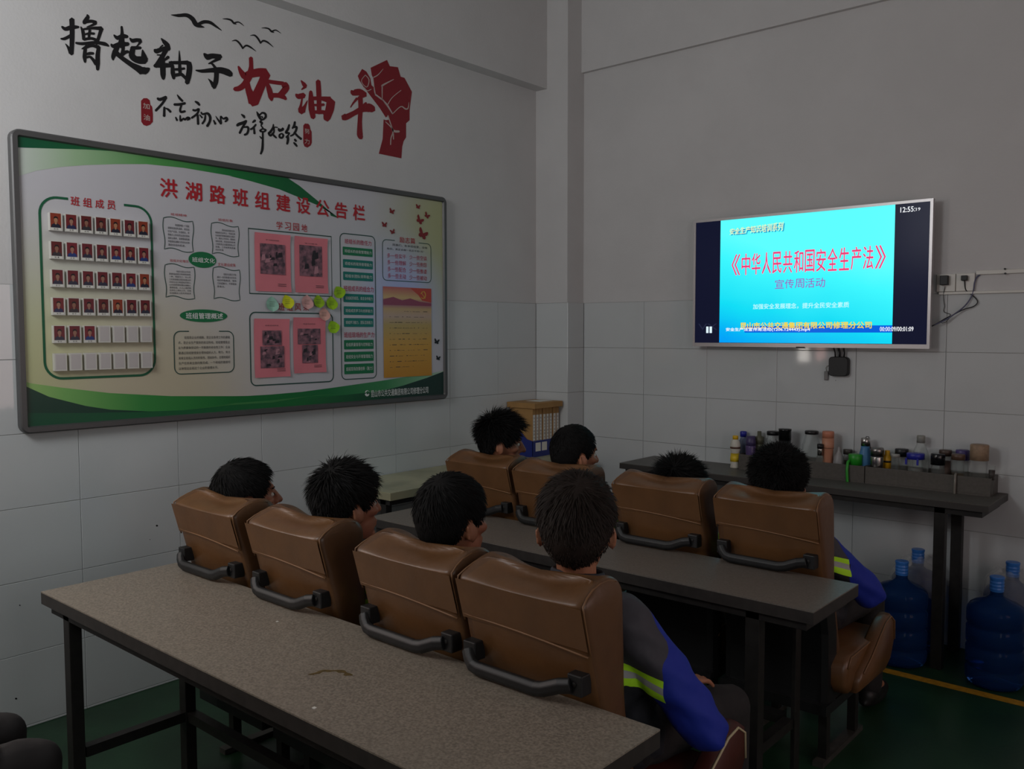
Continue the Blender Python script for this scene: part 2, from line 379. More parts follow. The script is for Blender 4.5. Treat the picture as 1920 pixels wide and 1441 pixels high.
for tr, st in ((Z5, [[(425,150,40),(480,175,60),(600,125,50)],[(600,135,50),(520,260,45),(390,400,45)],[(565,330,40),(560,510,50)],[(590,350,20),(640,375,40),(690,425,45)]]),
 (Z5, [[(820,80,15),(870,150,45),(930,210,40)],[(760,275,45),(860,275,50),(980,250,45)],[(905,290,35),(880,380,40),(900,425,45),(980,410,40)],[(790,530,25),(820,595,40)],[(880,495,25),(890,600,45),(950,550,25),(970,580,35),(1030,540,45),(1070,560,40),(1020,590,20)]]),
 (Z5, [[(1180,215,30),(1230,245,50),(1270,290,35)],[(1135,385,40),(1190,395,40),(1255,365,35),(1220,460,40),(1110,545,40)],[(1230,480,40),(1240,670,45)],[(1270,480,20),(1320,540,35)],[(1300,430,30),(1330,470,35),(1430,455,45),(1480,530,50),(1470,620,45),(1420,710,50)],[(1385,490,30),(1370,590,40),(1320,660,35)]]),
 (Z5, [[(1550,590,25),(1585,665,45)],[(1590,505,8),(1630,570,30),(1700,660,45)],[(1700,650,40),(1690,510,25),(1740,560,30),(1800,545,50),(1820,580,45),(1780,620,30)]]),
 (Z6, [[(250,160,20),(300,200,50),(320,235,35)],[(160,400,50),(200,370,60),(290,340,60),(360,300,45)],[(350,320,40),(270,450,45),(215,560,45)],[(270,440,20),(380,430,45),(400,490,45),(370,570,45),(315,595,40)]]),
 (Z6, [[(490,335,30),(530,300,50),(550,290,40)],[(560,375,35),(500,450,45),(445,480,35)],[(520,450,35),(530,570,45)],[(575,100,10),(610,170,55),(650,250,45),(700,275,35),(765,220,45),(755,150,45),(690,130,35),(640,180,30)],[(660,210,20),(700,215,20),(690,240,20)],[(690,280,20),(650,320,40),(690,345,45),(670,400,25),(710,450,30)],[(640,510,35),(700,470,30),(770,495,35),(720,530,35),(650,520,35)],[(705,530,35),(705,700,40),(695,900,50),(660,1000,35)],[(640,625,15),(680,670,35)]]),
 (Z6, [[(930,370,20),(920,450,45),(860,540,50),(830,560,40),(870,610,45),(940,540,35),(950,440,25),(1020,440,20)],[(900,560,30),(950,620,40),(995,660,30)],[(1040,460,30),(1060,500,60),(1130,480,50),(1120,450,30)],[(1060,590,35),(1060,640,40),(1110,660,40),(1140,610,40),(1110,570,30),(1060,590,30)]]),
 (Z6, [[(1265,380,35),(1240,470,50),(1195,550,45),(1270,560,30),(1200,650,35)],[(1230,620,50),(1240,700,50),(1220,790,40)],[(1385,320,40),(1370,400,50),(1330,460,30)],[(1340,440,35),(1420,430,45),(1400,520,45),(1350,590,35),(1290,620,30)],[(1370,540,40),(1440,620,40),(1520,685,45)],[(1380,690,40),(1410,730,45)],[(1360,760,30),(1400,800,45),(1430,840,30)]])):
    character(mo, tr, st, BLACKD, wk=1.12)
WALLC = mat('pale_cutout', (186, 170, 164), .7)
def seal(tr, poly, c1, r1, c2, r2, label):
    t = thing('seal_decal', label, 'wall decal', group=None)
    m = MB(); LW.poly(m, [LW.px(*tr(*p)) for p in poly], DO, thick=DO); m.build('seal_background', REDD, t)
    for c, r in ((c1, r1), (c2, r2)):
        m = MB(); a = LW.px(*tr(r[0], r[1])); b = LW.px(*tr(r[2], r[3])); text(m, LW, c, a[0], b[0], b[1], a[1], DO+.0006, bold=.02)
        m.build('character', WALLC, t)
seal(Z5, [(100,200),(150,150),(220,150),(270,190),(285,280),(320,320),(335,480),(335,620),(280,680),(210,705),(150,685),(105,620)], '加', (135,240,270,375), '油', (145,465,275,605), 'small dark red seal decal with two pale characters at the left end of the motto')
seal(Z6, [(1565,400),(1600,355),(1670,360),(1700,400),(1715,480),(1740,530),(1745,760),(1720,820),(1650,865),(1590,840),(1565,770)], '努', (1590,455,1695,585), '力', (1590,670,1695,800), 'small dark red seal decal with two pale characters at the right end of the motto')
for lab, sts in (('largest black flying bird decal at the upper left of its flock', [[(85,150,6),(200,160,50),(330,155,60),(420,210,70),(470,290,75),(520,320,60),(610,345,8)],[(510,300,50),(600,260,55),(700,270,50),(790,330,35),(880,395,8)]]),
 ('small black bird decal just right of the largest bird', [[(895,212,6),(970,215,25),(1030,235,30),(1070,280,30),(1110,295,10)],[(1080,275,25),(1140,262,20),(1190,290,15),(1230,325,4)]]),
 ('smallest black bird decal at the far right of the flock', [[(1505,355,6),(1570,355,22),(1620,370,25),(1660,410,30),(1700,425,10)],[(1670,405,25),(1720,388,20),(1760,405,15),(1810,440,4)]]),
 ('black V-shaped bird decal at the lower right of the flock', [[(1325,475,5),(1390,468,25),(1440,510,30),(1490,590,28)],[(1485,595,20),(1530,555,30),(1600,580,28),(1690,655,5)]]),
 ('black V-shaped bird decal lowest in the flock, over the first red character', [[(1040,560,5),(1100,548,25),(1155,590,30),(1210,670,28)],[(1205,680,20),(1260,630,30),(1330,655,28),(1420,722,5)]])):
    m = MB()
    for k, st in enumerate(sts): stroke(m, LW, st, 30, DO+.00003*k, Z7)
    tag(m.build('bird_decal', BLACKD), lab, 'wall decal', 'bird decals above the slogan')
fi = thing('fist_decal', 'dark red raised fist decal at the right end of the slogan', 'wall decal')
m = MB()
LW.poly(m, [LW.px(*Z4(*p)) for p in [(335,200),(390,235),(440,320),(455,410),(490,440),(500,540),(600,610),(725,780),(665,805),(640,825),(560,700),(400,490),(360,440),(300,345),(280,290)]], DO, thick=DO)
LW.poly(m, [LW.px(*Z4(*p)) for p in [(445,185),(655,85),(690,165),(795,178),(830,300),(880,315),(975,495),(945,735),(945,860),(900,900),(900,1080),(868,1130),(850,1200),(840,1350),(550,1290),(600,1100),(612,850),(640,860),(690,850),(670,800),(735,775),(665,655),(605,590),(510,520),(490,400),(480,320),(460,280)]], DO, thick=DO)
m.build('fist', REDD, fi)
m = MB()
for st in ([(480,310,14),(540,275,12),(605,200,5)],[(740,335,8),(600,410,24),(592,440,14),(592,600,8)],[(835,475,8),(720,570,9),(660,665,12)],[(485,400,8),(502,530,8),(600,600,10),(725,780,12)],[(725,780,10),(830,685,12),(890,715,18),(925,705,14),(935,630,5)],[(665,800,14),(720,960,12),(745,1000,30),(810,1005,26)],[(635,880,10),(730,985,16),(705,1090,14),(700,1175,12)],[(735,1030,16),(738,1105,12)],[(375,278,9),(422,340,12),(402,428,10),(360,415,8),(325,350,8),(375,278,9)],[(360,440,10),(400,482,10),(450,462,12)]):
    stroke(m, LW, st, 10, DO+.0004, Z4)
m.build('cut_line', WALLC, fi)

# ================================================================== NOTICE BOARD
A = zt(0,220,4.364); B = zt(0,520,4.364); Cc = zt(280,320,5.333); D = zt(420,560,4.465); E_ = zt(600,340,6.004)
bd = thing('notice_board', 'large framed green and white team notice board with photo rows on the left wall', 'notice board', (0, -2.08, 1.212))
bd_inv = Matrix.Translation((0, 2.08, -1.212))
def onboard(o):
    o.parent = bd; o.matrix_parent_inverse = Matrix.Identity(4); o.location = Vector(o.location)+Vector((0, 2.08, -1.212)); return o
BY0, BY1, BZ0, BZ1 = -3.285, -.885, 1.212, 2.42
BX = .024
BP = Plane('x', BX)
FRM = mat('grey_aluminium_frame', (92, 92, 92), .4, metal=.4)
m = MB(); w = .03; r = .035
def rrect(u0, u1, v0, v1, r, n=5):
    out = []
    for cx, cy, a0 in ((u1-r, v1-r, 0), (u0+r, v1-r, pi/2), (u0+r, v0+r, pi), (u1-r, v0+r, 3*pi/2)):
        for k in range(n+1): a = a0+pi/2*k/n; out.append((cx+r*cos(a), cy+r*sin(a)))
    return out
o1 = rrect(BY0, BY1, BZ0, BZ1, r); o2 = rrect(BY0+.005, BY1-.005, BZ0+.005, BZ1-.005, r-.005); i1 = rrect(BY0+w-.006, BY1-w+.006, BZ0+w-.006, BZ1-w+.006, .008); i2 = rrect(BY0+w, BY1-w, BZ0+w, BZ1-w, .006)
n = len(o1); vs = [(0,)+p for p in o1]+[(.032,)+p for p in o1]+[(.037,)+p for p in o2]+[(.037,)+p for p in i1]+[(BX-.002,)+p for p in i2]
m.add(vs, [(a*n+i, (a)*n+(i+1) % n, (a+1)*n+(i+1) % n, (a+1)*n+i) for a in range(4) for i in range(n)])
onboard(m.build('frame', FRM))
# printed ground: pale sheet whose printed tints vary across the board
g = bpy.data.materials.new('printed_ground'); g.use_nodes = True; nt = g.node_tree; pb = nt.nodes['Principled BSDF']; pb.inputs['Roughness'].default_value = .33
tc = nt.nodes.new('ShaderNodeTexCoord')
def spot(cy, cz, r0, r1, prev, col):
    vm = nt.nodes.new('ShaderNodeVectorMath'); vm.operation = 'DISTANCE'; nt.links.new(tc.outputs['Object'], vm.inputs[0]); vm.inputs[1].default_value = (BX, cy, cz)
    mr = nt.nodes.new('ShaderNodeMapRange'); mr.interpolation_type = 'SMOOTHSTEP'; nt.links.new(vm.outputs['Value'], mr.inputs['Value'])
    mr.inputs['From Min'].default_value = r0; mr.inputs['From Max'].default_value = r1; mr.inputs['To Min'].default_value = 1; mr.inputs['To Max'].default_value = 0
    mx = nt.nodes.new('ShaderNodeMix'); mx.data_type = 'RGBA'; nt.links.new(mr.outputs[0], mx.inputs[0])
    if isinstance(prev, tuple): mx.inputs[6].default_value = prev
    else: nt.links.new(prev, mx.inputs[6])
    mx.inputs[7].default_value = (*lin(col), 1); return mx.outputs[2]
c0 = spot(-3.3, 1.25, .15, 1.0, (*lin((196, 195, 200)), 1), (190, 196, 140))
c0 = spot(-2.7, 1.3, .1, .75, c0, (196, 186, 160)); c0 = spot(-.85, 2.25, .1, .7, c0, (176, 178, 134)); c0 = spot(-1.25, 1.85, .02, .4, c0, (178, 182, 226)); c0 = spot(-1.05, 1.3, .05, .35, c0, (198, 196, 204))
nt.links.new(c0, pb.inputs['Base Color'])
m = MB(); BP.rect(m, BY0+.02, BY1-.02, BZ0+.02, BZ1-.02, 0); onboard(m.build('printed_sheet', g))
def bpoly(name, pts, rgb, off, rough=.35, grad=None):
    """pts: list of pixel points; clipped to the sheet"""
    uv = []
    for p in pts:
        u, v = BP.px(*p); uv.append((min(max(u, BY0+.022), BY1-.022), min(max(v, BZ0+.022), BZ1-.022)))
    m = MB(); BP.poly(m, uv, off)
    if grad is None: mt = mat('print_%d_%d_%d' % rgb, rgb, rough)
    else:
        mt = bpy.data.materials.new('print_gradient'); mt.use_nodes = True; nt = mt.node_tree; b = nt.nodes['Principled BSDF']; b.inputs['Roughness'].default_value = rough
        tc = nt.nodes.new('ShaderNodeTexCoord'); sp = nt.nodes.new('ShaderNodeSeparateXYZ'); nt.links.new(tc.outputs['Object'], sp.inputs[0])
        mr = nt.nodes.new('ShaderNodeMapRange'); nt.links.new(sp.outputs[grad[0]], mr.inputs[0]); mr.inputs[1].default_value = grad[1]; mr.inputs[2].default_value = grad[2]
        cr = nt.nodes.new('ShaderNodeValToRGB'); nt.links.new(mr.outputs[0], cr.inputs[0])
        e = cr.color_ramp.elements; cols = grad[3]
        e[0].position = cols[0][0]; e[0].color = (*lin(cols[0][1]), 1); e[1].position = cols[-1][0]; e[1].color = (*lin(cols[-1][1]), 1)
        for pos, c in cols[1:-1]: x = e.new(pos); x.color = (*lin(c), 1)
        nt.links.new(cr.outputs[0], b.inputs['Base Color'])
    return onboard(m.build(name, mt))
# upper bands
bpoly('printed_band', [A(110,250),A(110,480),A(300,435),A(500,405),A(700,390),A(950,382),A(1200,382),A(1500,412),A(1900,480),Cc(800,52),Cc(1000,100),Cc(1300,185),Cc(1500,268),Cc(1700,352),Cc(1800,400),E_(120,385),E_(195,410),E_(190,395),E_(120,340),Cc(1860,455),Cc(1700,315),Cc(1600,232),Cc(1500,150),Cc(1365,60),Cc(700,-150),A(1050,262),A(600,258),A(300,250)], (20,110,50), .0005,
      grad=(1, -3.25, -1.6, [(0, (196,205,196)), (.13, (158,190,150)), (.32, (88,158,84)), (.55, (26,122,58)), (.75, (8,98,52)), (1, (10,90,50))]))
bpoly('printed_band', [A(110,90),A(110,242),A(400,254),A(700,262),A(1060,266),A(1250,275),A(700,150)], (14,92,58), .0009, grad=(1, -3.25, -2.6, [(0, (12,84,56)), (1, (26,110,50))]))
# lower sweeps
bpoly('printed_band', [B(150,852),B(250,865),B(500,900),B(900,945),B(1400,970),B(1920,970),D(200,812),D(400,800),D(650,778),D(900,745),D(1300,688),D(1600,640),D(1760,618),D(1850,598),D(1850,1100),B(150,1300)], (20,110,50), .0005,
      grad=(1, -3.25, -.9, [(0, (150,190,110)), (.06, (120,180,96)), (.2, (54,142,66)), (.4, (20,112,52)), (.62, (16,112,56)), (.8, (60,138,84)), (.93, (130,180,140)), (1, (190,205,190))]))
bpoly('printed_band', [B(150,888),B(400,975),B(700,1050),B(900,1080),B(1250,1096),B(1100,1100),B(700,1108),B(150,1112)], (10,62,48), .0010)
bpoly('printed_band', [B(150,1106),B(700,1104),B(1250,1094),B(1500,1085),B(1920,1045),D(0,895),D(400,868),D(800,825),D(1100,795),D(1300,775),D(1500,725),D(1700,660),D(1850,605),D(1850,1100),B(150,1300)], (16,88,48), .0009, grad=(1, -3.25, -.9, [(0, (8,78,54)), (.3, (20,100,56)), (.55, (28,112,56)), (.72, (18,84,50)), (.85, (10,56,44)), (1, (8,48,40))]))
bpoly('printed_band', [B(1500,1085),B(1920,1030),D(0,878),D(400,848),D(800,805),D(1000,795),D(700,818),D(400,868),D(0,892)], (60,130,70), .0013)

INK = mat('black_print', (42, 42, 48), .5); RINK = mat('red_print', (176, 28, 40), .5); GINK = mat('dark_green_print', (14, 92, 60), .45); DGINK = mat('grey_green_line_print', (38, 74, 66), .5); WINK = mat('white_print', (222, 226, 222), .5); GRN = mat('green_print', (16, 112, 66), .4); TEAL = mat('teal_print', (10, 112, 100), .4); PINKI = mat('crimson_print', (182, 40, 80), .5)
O = .0016
def btext(name, s, p0, p1, mt, off=O+.0006, bold=0.0, cell=False, fill=.86):
    a = BP.px(*p0); b = BP.px(*p1)
    if cell:
        w = (b[0]-a[0])/len(s)
        for i, ch in enumerate(s):
            m = MB(); text(m, BP, ch, a[0]+w*(i+.5-fill/2), a[0]+w*(i+.5+fill/2), b[1], a[1], off, None, bold); onboard(m.build('printed_character', mt))
        return
    m = MB(); text(m, BP, s, a[0], b[0], b[1], a[1], off, None, bold); return onboard(m.build(name, mt, kind='stuff'))
def bline(pts_uv, w, mt, name='printed_line', closed=False, off=O):
    m = MB(); q = [np.array(p, float) for p in pts_uv]; n = len(q); vs = []
    for i in range(n):
        a = q[(i-1) % n] if closed or i > 0 else q[i]; b = q[(i+1) % n] if closed or i < n-1 else q[i]
        t = (b-a)/(np.linalg.norm(b-a)+1e-9); nn = np.array([-t[1], t[0]])*w/2
        vs += [BP.p3(*(q[i]+nn), off), BP.p3(*(q[i]-nn), off)]
    k = n if closed else n-1
    m.add(vs, [(2*i, 2*i+1, (2*i+3) % (2*n), (2*i+2) % (2*n)) for i in range(k)])
    return onboard(m.build(name, mt))
def brect(p0, p1): a = BP.px(*p0); b = BP.px(*p1); return a[0], b[0], b[1], a[1]
# member panel
u0, u1, v0, v1 = brect(A(318,640), B(1270,795)); RR = .07
pts = rrect(u0, u1, v0, v1, RR, 8)
ga, gb = BP.px(*A(555,660))[0], BP.px(*A(1013,728))[0]
bline([(ga, v1)]+pts[9:36]+pts[0:9]+[(gb, v1)], .010, GINK)
btext('printed_title', '班组成员', A(560,642), A(958,758), RINK, bold=.03, cell=True, fill=.70)
btext('printed_title', '洪湖路班组建设公告栏', Cc(60,66), E_(535,450), RINK, bold=.05, cell=True, fill=.66)
# photo holders (6 rows of 7) with the portrait cards of the first 31
PH = mat('holder_plastic', (205, 203, 196), .3)
def cardmat(i, red, jac, skin):
    return (mat('card_red_%d' % i, red, .3), mat('card_jacket_%d' % i, jac, .3), mat('card_skin_%d' % i, skin, .3))
CARDS = [cardmat(0, (112,34,38), (34,42,80), (160,118,98)), cardmat(1, (104,32,40), (44,48,66), (150,110,92)), cardmat(2, (140,56,36), (30,34,52), (170,124,92)), cardmat(3, (96,32,34), (50,48,54), (140,98,80)), cardmat(4, (116,34,44), (34,58,116), (158,114,96))]
HAIRK = mat('card_black', (24, 22, 24), .3)
p00 = BP.px(*A(392,783)); p06 = BP.px(*A(1113,857)); p50 = BP.px(*B(420,625))
pu = (p06[0]-p00[0])/6; pv = (p50[1]-p00[1])/5
for rI in range(6):
    for cI in range(7):
        u = p00[0]+pu*cI; v = p00[1]+pv*rI
        h = onboard(MB().box(.004, .0245, -.002, .047, -.07, .002).build('photo_holder', PH)); h.location += Vector((BX-.003, u, v))
        if rI < 4 or (rI == 4 and cI < 3):
            C3 = random.choice(CARDS); m = MB(); P0 = Plane('x', .0245)
            P0.rect(m, 0, .041, -.058, 0, .0006, 0); P0.rect(m, 0, .041, -.068, -.0585, .0006, 3)
            P0.poly(m, [(.002,-.058),(.004,-.047),(.014,-.041),(.027,-.041),(.037,-.047),(.039,-.058)], .0010, 1)
            P0.poly(m, [(.0205+.0075*cos(a), -.028+.0105*sin(a)) for a in np.linspace(0, 2*pi, 11)[:-1]], .0014, 2)
            P0.poly(m, [(.0165,-.036),(.0245,-.036),(.0245,-.043),(.0205,-.046),(.0165,-.043)], .0012, 2)
            P0.poly(m, [(.0120,-.027),(.0125,-.018),(.0165,-.013),(.0245,-.013),(.0285,-.018),(.029,-.027),(.026,-.021),(.0205,-.019),(.015,-.021)], .0017, 4)
            text(m, P0, random.choice(['王 军', '陈 勇', '李 平', '张 伟']), .012, .029, -.0665, -.0605, .0012, 4)
            link('portrait_card', m.mesh('portrait_card', [C3[0], C3[1], C3[2], PAPER, HAIRK]), h)
        else:
            m = MB(); Plane('x', .0245).rect(m, .003, .041, -.064, -.003, .0005); link('blank_insert', m.mesh('blank_insert', mat('pale_insert', (190,184,182), .35)), h)
# scroll boxes
def scroll(p0, p1, title, tp0, tp1, lines, lh):
    a, b, c, d = brect(p0, p1); N = 14; amp = .012
    def wob(s): return amp*sin(s*2*pi*.95+.3)*.6+amp*.3*sin(s*pi)
    pts = [(a+(b-a)*i/N, d+wob(i/N)) for i in range(N+1)]+[(b+.004*sin(pi*i/N*2), d+(c-d)*i/N+wob(1)*(1-i/N)) for i in range(1, N)]+[(b-(b-a)*i/N, c+wob(1-i/N)-.004) for i in range(N+1)]+[(a+.004*sin(pi*i/N*2), c+(d-c)*i/N) for i in range(1, N)]
    bline(pts, .0035, DGINK, closed=True)
    btext('printed_title', title, tp0, tp1, RINK)
    m = MB(); k = len(lines); hh = (d-c-.03)/lh
    for i, s in enumerate(lines):
        z = d-.02-hh*i; ind = .035 if i == 0 else 0; x0 = a+.018+ind; full = b-.018
        x1 = full if len(s) >= 9 or i == 0 else x0+(full-x0)*len(s)/10
        text(m, BP, s, x0, x1, z-hh*.68, z, O+.0004)
    onboard(m.build('printed_paragraph', INK, kind='stuff'))
scroll(Cc(140,475), Cc(438,800), '班组精神', Cc(210,420), Cc(370,462), ['班组精神是一个班组', '凝聚和团结的源泉，是班组', '在生产实践、价值观念、思', '想意识上的共同追求的目标', '是职业素养、道德情操和精', '神面貌和凝聚力的综合反映', '激励班组向前进。'], 7)
scroll(Cc(620,530), Cc(893,845), '班组形象', Cc(686,474), Cc(832,516), ['是班组成员通过仪表、', '着装和言谈举止、班组纪律', '及班组环境等因素综合展示', '外，服务工作作风、精神风', '貌和态度，班组良好的形象', '工程能使企业赢得顾客认可', '改善，工作效率和质量', '的好形象'], 8)
scroll(Cc(155,945), Cc(452,1268), '班组文化理念', Cc(203,881), Cc(390,920), ['班组文化是企业文化的', '重要组成部分和具体体现', '一种，尊重员工、关心员', '工的思想理念是班组建设的', '方向与动力和团队的核心', '以共同愿景和理念凝聚人', '使得班组、人人心情舒畅', '在岗位上快乐工作，实现', '班组建设上的共同追求'], 9)
scroll(Cc(637,975), Cc(905,1283), '文化建设成果', Cc(682,918), Cc(860,962), ['班组文化建设工作是', '通过一系列制度与文化活', '动的积极推进，使员', '工的凝聚力，不断提高', '竞争力。'], 7.5)
def oval(name, c, rx, ry, tr, mt, s, t0, t1):
    m = MB(); cu, cv = BP.px(*tr(*c)); eu = BP.px(*tr(c[0]+rx, c[1]))[0]-cu; ev = cv-BP.px(*tr(c[0], c[1]+ry))[1]
    BP.poly(m, [(cu+eu*cos(a), cv+ev*sin(a)) for a in np.linspace(0, 2*pi, 33)[:-1]], O+.0004); onboard(m.build(name, mt))
    btext('printed_title', s, t0, t1, WINK, off=O+.0012, bold=.03)
oval('printed_oval', (530,890), 137, 80, Cc, GRN, '班组文化', Cc(425,862), Cc(652,925))
oval('printed_oval', (1668,313), 190, 52, B, GRN, '班组管理概述', B(1518,288), B(1822,340))
a, b, c, d = brect(B(1420,440), B(1915,772)); pts = rrect(a, b, c, d, .03, 5)
x0, x1 = BP.px(*B(1545,440))[0], BP.px(*B(1790,440))[0]
bline([(x1, d)]+pts[0:6][::-1], .0045, DGINK); bline([(x0, d)]+pts[6:24]+[pts[0]], .0045, DGINK)
m = MB(); Ls = ['班组是企业的细胞，是企业各项工作的基础', '点，是企业生产服务的前沿阵地，班组管理是企', '业为质量做保证的一项重要的综合性工作；企业', '要通过班组管理来合理地组织人力、物力，充分', '发挥全班组人员的积极性、团结协作，合理地组织', '生产任务来全面均衡完成，一个班组的面貌可', '以体现出全班这个企业的管理水平。']
hh = (d-c-.03)/7
for i, s in enumerate(Ls): text(m, BP, s, a+.02+(.03 if i == 0 else 0), b-.02 if i < 6 else a+(b-a)*.72, d-.022-hh*i-hh*.55, d-.022-hh*i, O+.0004)
onboard(m.build('printed_paragraph', INK, kind='stuff'))
# study and gallery boxes
btext('printed_title', '学习园地', Cc(1255,503), Cc(1588,613), RINK, bold=.01, cell=True, fill=.72)
a, b, c, d = brect(Cc(988,575), Cc(1825,1255)); bline([(a,c),(b,c),(b,d),(a,d)], .006, DGINK, closed=True)
btext('printed_title', '班组风采', Cc(1275,1320), Cc(1605,1402), RINK, bold=.01, cell=True, fill=.72)
a, b, c, d = brect(D(213,112), D(915,690)); bline(rrect(a, b, c, d, .03), .006, DGINK, closed=True)
# right column
a, b, c, d = brect(E_(222,580), D(1275,660)); bline(rrect(a, b, c, d, .028), .005, DGINK, closed=True)
btext('printed_title', '班组长的胜任力', E_(275,643), E_(577,726), PINKI, bold=.01); btext('printed_title', '班组成员的组合力', E_(263,1170), E_(602,1248), PINKI, bold=.01); btext('printed_title', '班组现场的生产力', D(1003,278), D(1256,323), PINKI, bold=.01)
for p0, p1, mt, s in ((E_(253,732), E_(590,852), GRN, '班组长的自我管理能力'), (E_(256,872), E_(593,990), TEAL, '班组长的现场管理能力'), (E_(258,1012), E_(596,1126), TEAL, '班组长团队领导能力'), (E_(264,1262), E_(601,1368), TEAL, '班组成员规范、自主合作能力'), (D(1001,62), D(1250,137), TEAL, '班组成员学习与创新能力'), (D(1002,160), D(1250,235), TEAL, '班组学习能力，团队互助能力'), (D(1003,345), D(1251,418), GRN, '班组质量管理与控制能力'), (D(1004,445), D(1252,518), GRN, '班组安全与环境管理能力'), (D(1005,547), D(1253,620), GRN, '班组现场改善创新（能力）')):
    a, b, c, d = brect(p0, p1); m = MB(); BP.poly(m, rrect(a, b, c, d, .004, 3), O); onboard(m.build('printed_bar', mt))
    m = MB(); text(m, BP, s, a+.012, b-.008, c+(d-c)*.31, c+(d-c)*.70, O+.0008); onboard(m.build('printed_caption', WINK, kind='stuff'))
# motto panel
a, b, c, d = brect(E_(700,650), E_(1250,1140)); pts = rrect(a, b, c, d, .028)
x0, x1 = BP.px(*E_(840,655))[0], BP.px(*E_(1110,690))[0]
bline([(x1, d)]+pts[0:6][::-1], .004, DGINK); bline([(x0, d)]+pts[6:24]+[pts[0]], .004, DGINK)
btext('printed_title', '励志篇', E_(890,622), E_(1072,704), RINK, bold=.01, cell=True)
btext('printed_caption', '同事们，在本班组里，没有', E_(815,698), E_(1205,762), INK); btext('printed_caption', '抱怨，真正去做一名实干的“兵”', E_(750,742), E_(1170,804), INK)
for i, (s, t) in enumerate((('多一些实干', '少一些空谈'), ('多一些理解', '少一些抱怨'), ('多一些配合', '少一些推诿'), ('多一些主动', '少一些被动'))):
    y = 806+75*i; btext('printed_caption', s, E_(752+i*3, y), E_(966, y+68), PINKI); btext('printed_caption', t, E_(1003, y+20), E_(1200, y+86), PINKI if i < 1 else RINK)
# company line with its leaf emblem
btext('printed_caption', '昆山市公共交通集团有限公司修理分公司', D(1230,765), D(1708,788), WINK, bold=.015)
m = MB(); cu, cv = BP.px(*D(1196,790))
for s0, r1, r2 in ((.3, .017, .011), (3.3, .017, .008)):
    ang = np.linspace(s0, s0+2.6, 12); BP.poly(m, [(cu+r1*cos(t), cv+r1*sin(t)) for t in ang]+[(cu+.004+r2*cos(t), cv+.002+r2*sin(t)) for t in ang[::-1]], O+.0009)
onboard(m.build('printed_emblem', WINK))
# song poster printed on thin paper, pasted on
po = thing('song_poster', 'pasted orange and purple sunset poster of song lines at lower right of the board', 'poster')
a, b, c, d = brect(E_(705,1180), D(1737,640)); m = MB(); BP.rect(m, a, b, c, d, .0030)
pm = bpoly('x', [(0,0),(1,0),(1,1)], (0,0,0), 0, grad=(2, c, d, [(0, (196,138,40)), (.35, (206,156,60)), (.58, (186,158,90)), (.68, (190,160,140)), (.76, (196,160,110)), (.82, (150,60,110)), (.88, (206,170,110)), (1, (190,84,84))]))
pmt = pm.data.materials[0]; pmt.name = 'sunset_poster_print'; bpy.data.objects.remove(pm); m.build('sheet', pmt, po)
def ppoly(name, pts, rgb, off): 
    m = MB(); BP.poly(m, [(a+(b-a)*x, c+(d-c)*y) for x, y in pts], off); m.build(name, mat('poster_%d_%d_%d' % rgb, rgb, .4), po)
ppoly('printed_hills', [(0,.86),(.2,.89),(.38,.855),(.55,.88),(.75,.845),(1,.83),(1,.80),(0,.80)], (146,58,84), .0036)
ppoly('printed_red_glow', [(.55,.995),(1,.995),(1,.84),(.8,.86),(.72,.92)], (190,60,40), .0034)
m = MB(); cu, cv = a+(b-a)*.82, c+(d-c)*.925
for s0, s1, rr in ((-2.4, 1.4, .024),): 
    t = np.linspace(s0, s1, 14); BP.poly(m, [(cu+rr*cos(q), cv+rr*sin(q)) for q in t]+[(cu-.003+(rr-.006)*cos(q), cv+(rr-.006)*sin(q)) for q in t[::-1]], .004)
BP.poly(m, [(cu-.02,cv+.008),(cu-.006,cv+.022),(cu-.001,cv+.017),(cu-.009,cv+.009),(cu+.02,cv-.02),(cu+.016,cv-.024),(cu-.012,cv+.006),(cu-.016,cv+.003)], .0042)
m.build('printed_emblem', mat('gold_print', (206, 150, 50), .4), po)
m = MB(); rnd = random.Random(3)
for i in range(11):
    z = c+(d-c)*(.73-.062*i); n = 6 if i < 2 else 12; x = .12+(.3 if i == 0 else 0)
    while x < (.9 if i < 10 else .6):
        w = rnd.choice([.02, .03, .05, .09]); BP.rect(m, a+(b-a)*x, a+(b-a)*min(x+w, .92), z, z+(.0035 if rnd.random() < .4 else .0018), .0036); x += w+rnd.choice([.015, .03, .07])
m.build('printed_notes', mat('faded_print', (70, 62, 56), .6), po, kind='stuff')
# red and black butterflies stuck on the board
def butterfly(c, s, rot, mt, lab, grp):
    m = MB(); cu, cv = BP.px(*c); k = .0009*s
    w = [(0,2),(1.5,5),(5,10),(9,13),(10,9),(9,4),(6,1),(8,-3),(7,-7),(3,-8),(1,-4),(0,-6)]
    for sg in (1, -1):
        uv = [(sg*x*k*.85, y*k*.62) for x, y in w]; uv = [(cu+x*cos(rot)-y*sin(rot), cv+x*sin(rot)+y*cos(rot)) for x, y in uv]
        BP.poly(m, uv if sg > 0 else uv[::-1], .004, thick=.0015)
    tag(m.build('butterfly_decal', mt), lab, 'butterfly decal', grp)
DR = mat('deep_red_vinyl', (128, 16, 24), .45)
for c, s, r_, lab in ((E_(805,340), 2.4, -.2, 'small dark red butterfly decal just right of the board title'), (E_(1100,288), 2.1, -.1, 'topmost small dark red butterfly decal on the board'), (E_(1200,388), 2.6, -.5, 'dark red butterfly decal nearest the right frame'), (E_(1118,440), 3.6, -.5, 'medium dark red butterfly decal below the topmost one'), (E_(722,490), 2.4, 0, 'leftmost small dark red butterfly decal'), (E_(815,570), 2.2, .3, 'small dark red butterfly decal above the song slogan panel'), (E_(1152,600), 4.7, -.4, 'largest dark red butterfly decal, at the panel corner')):
    butterfly(c, s, r_, DR, lab, 'red butterfly decals on the board')
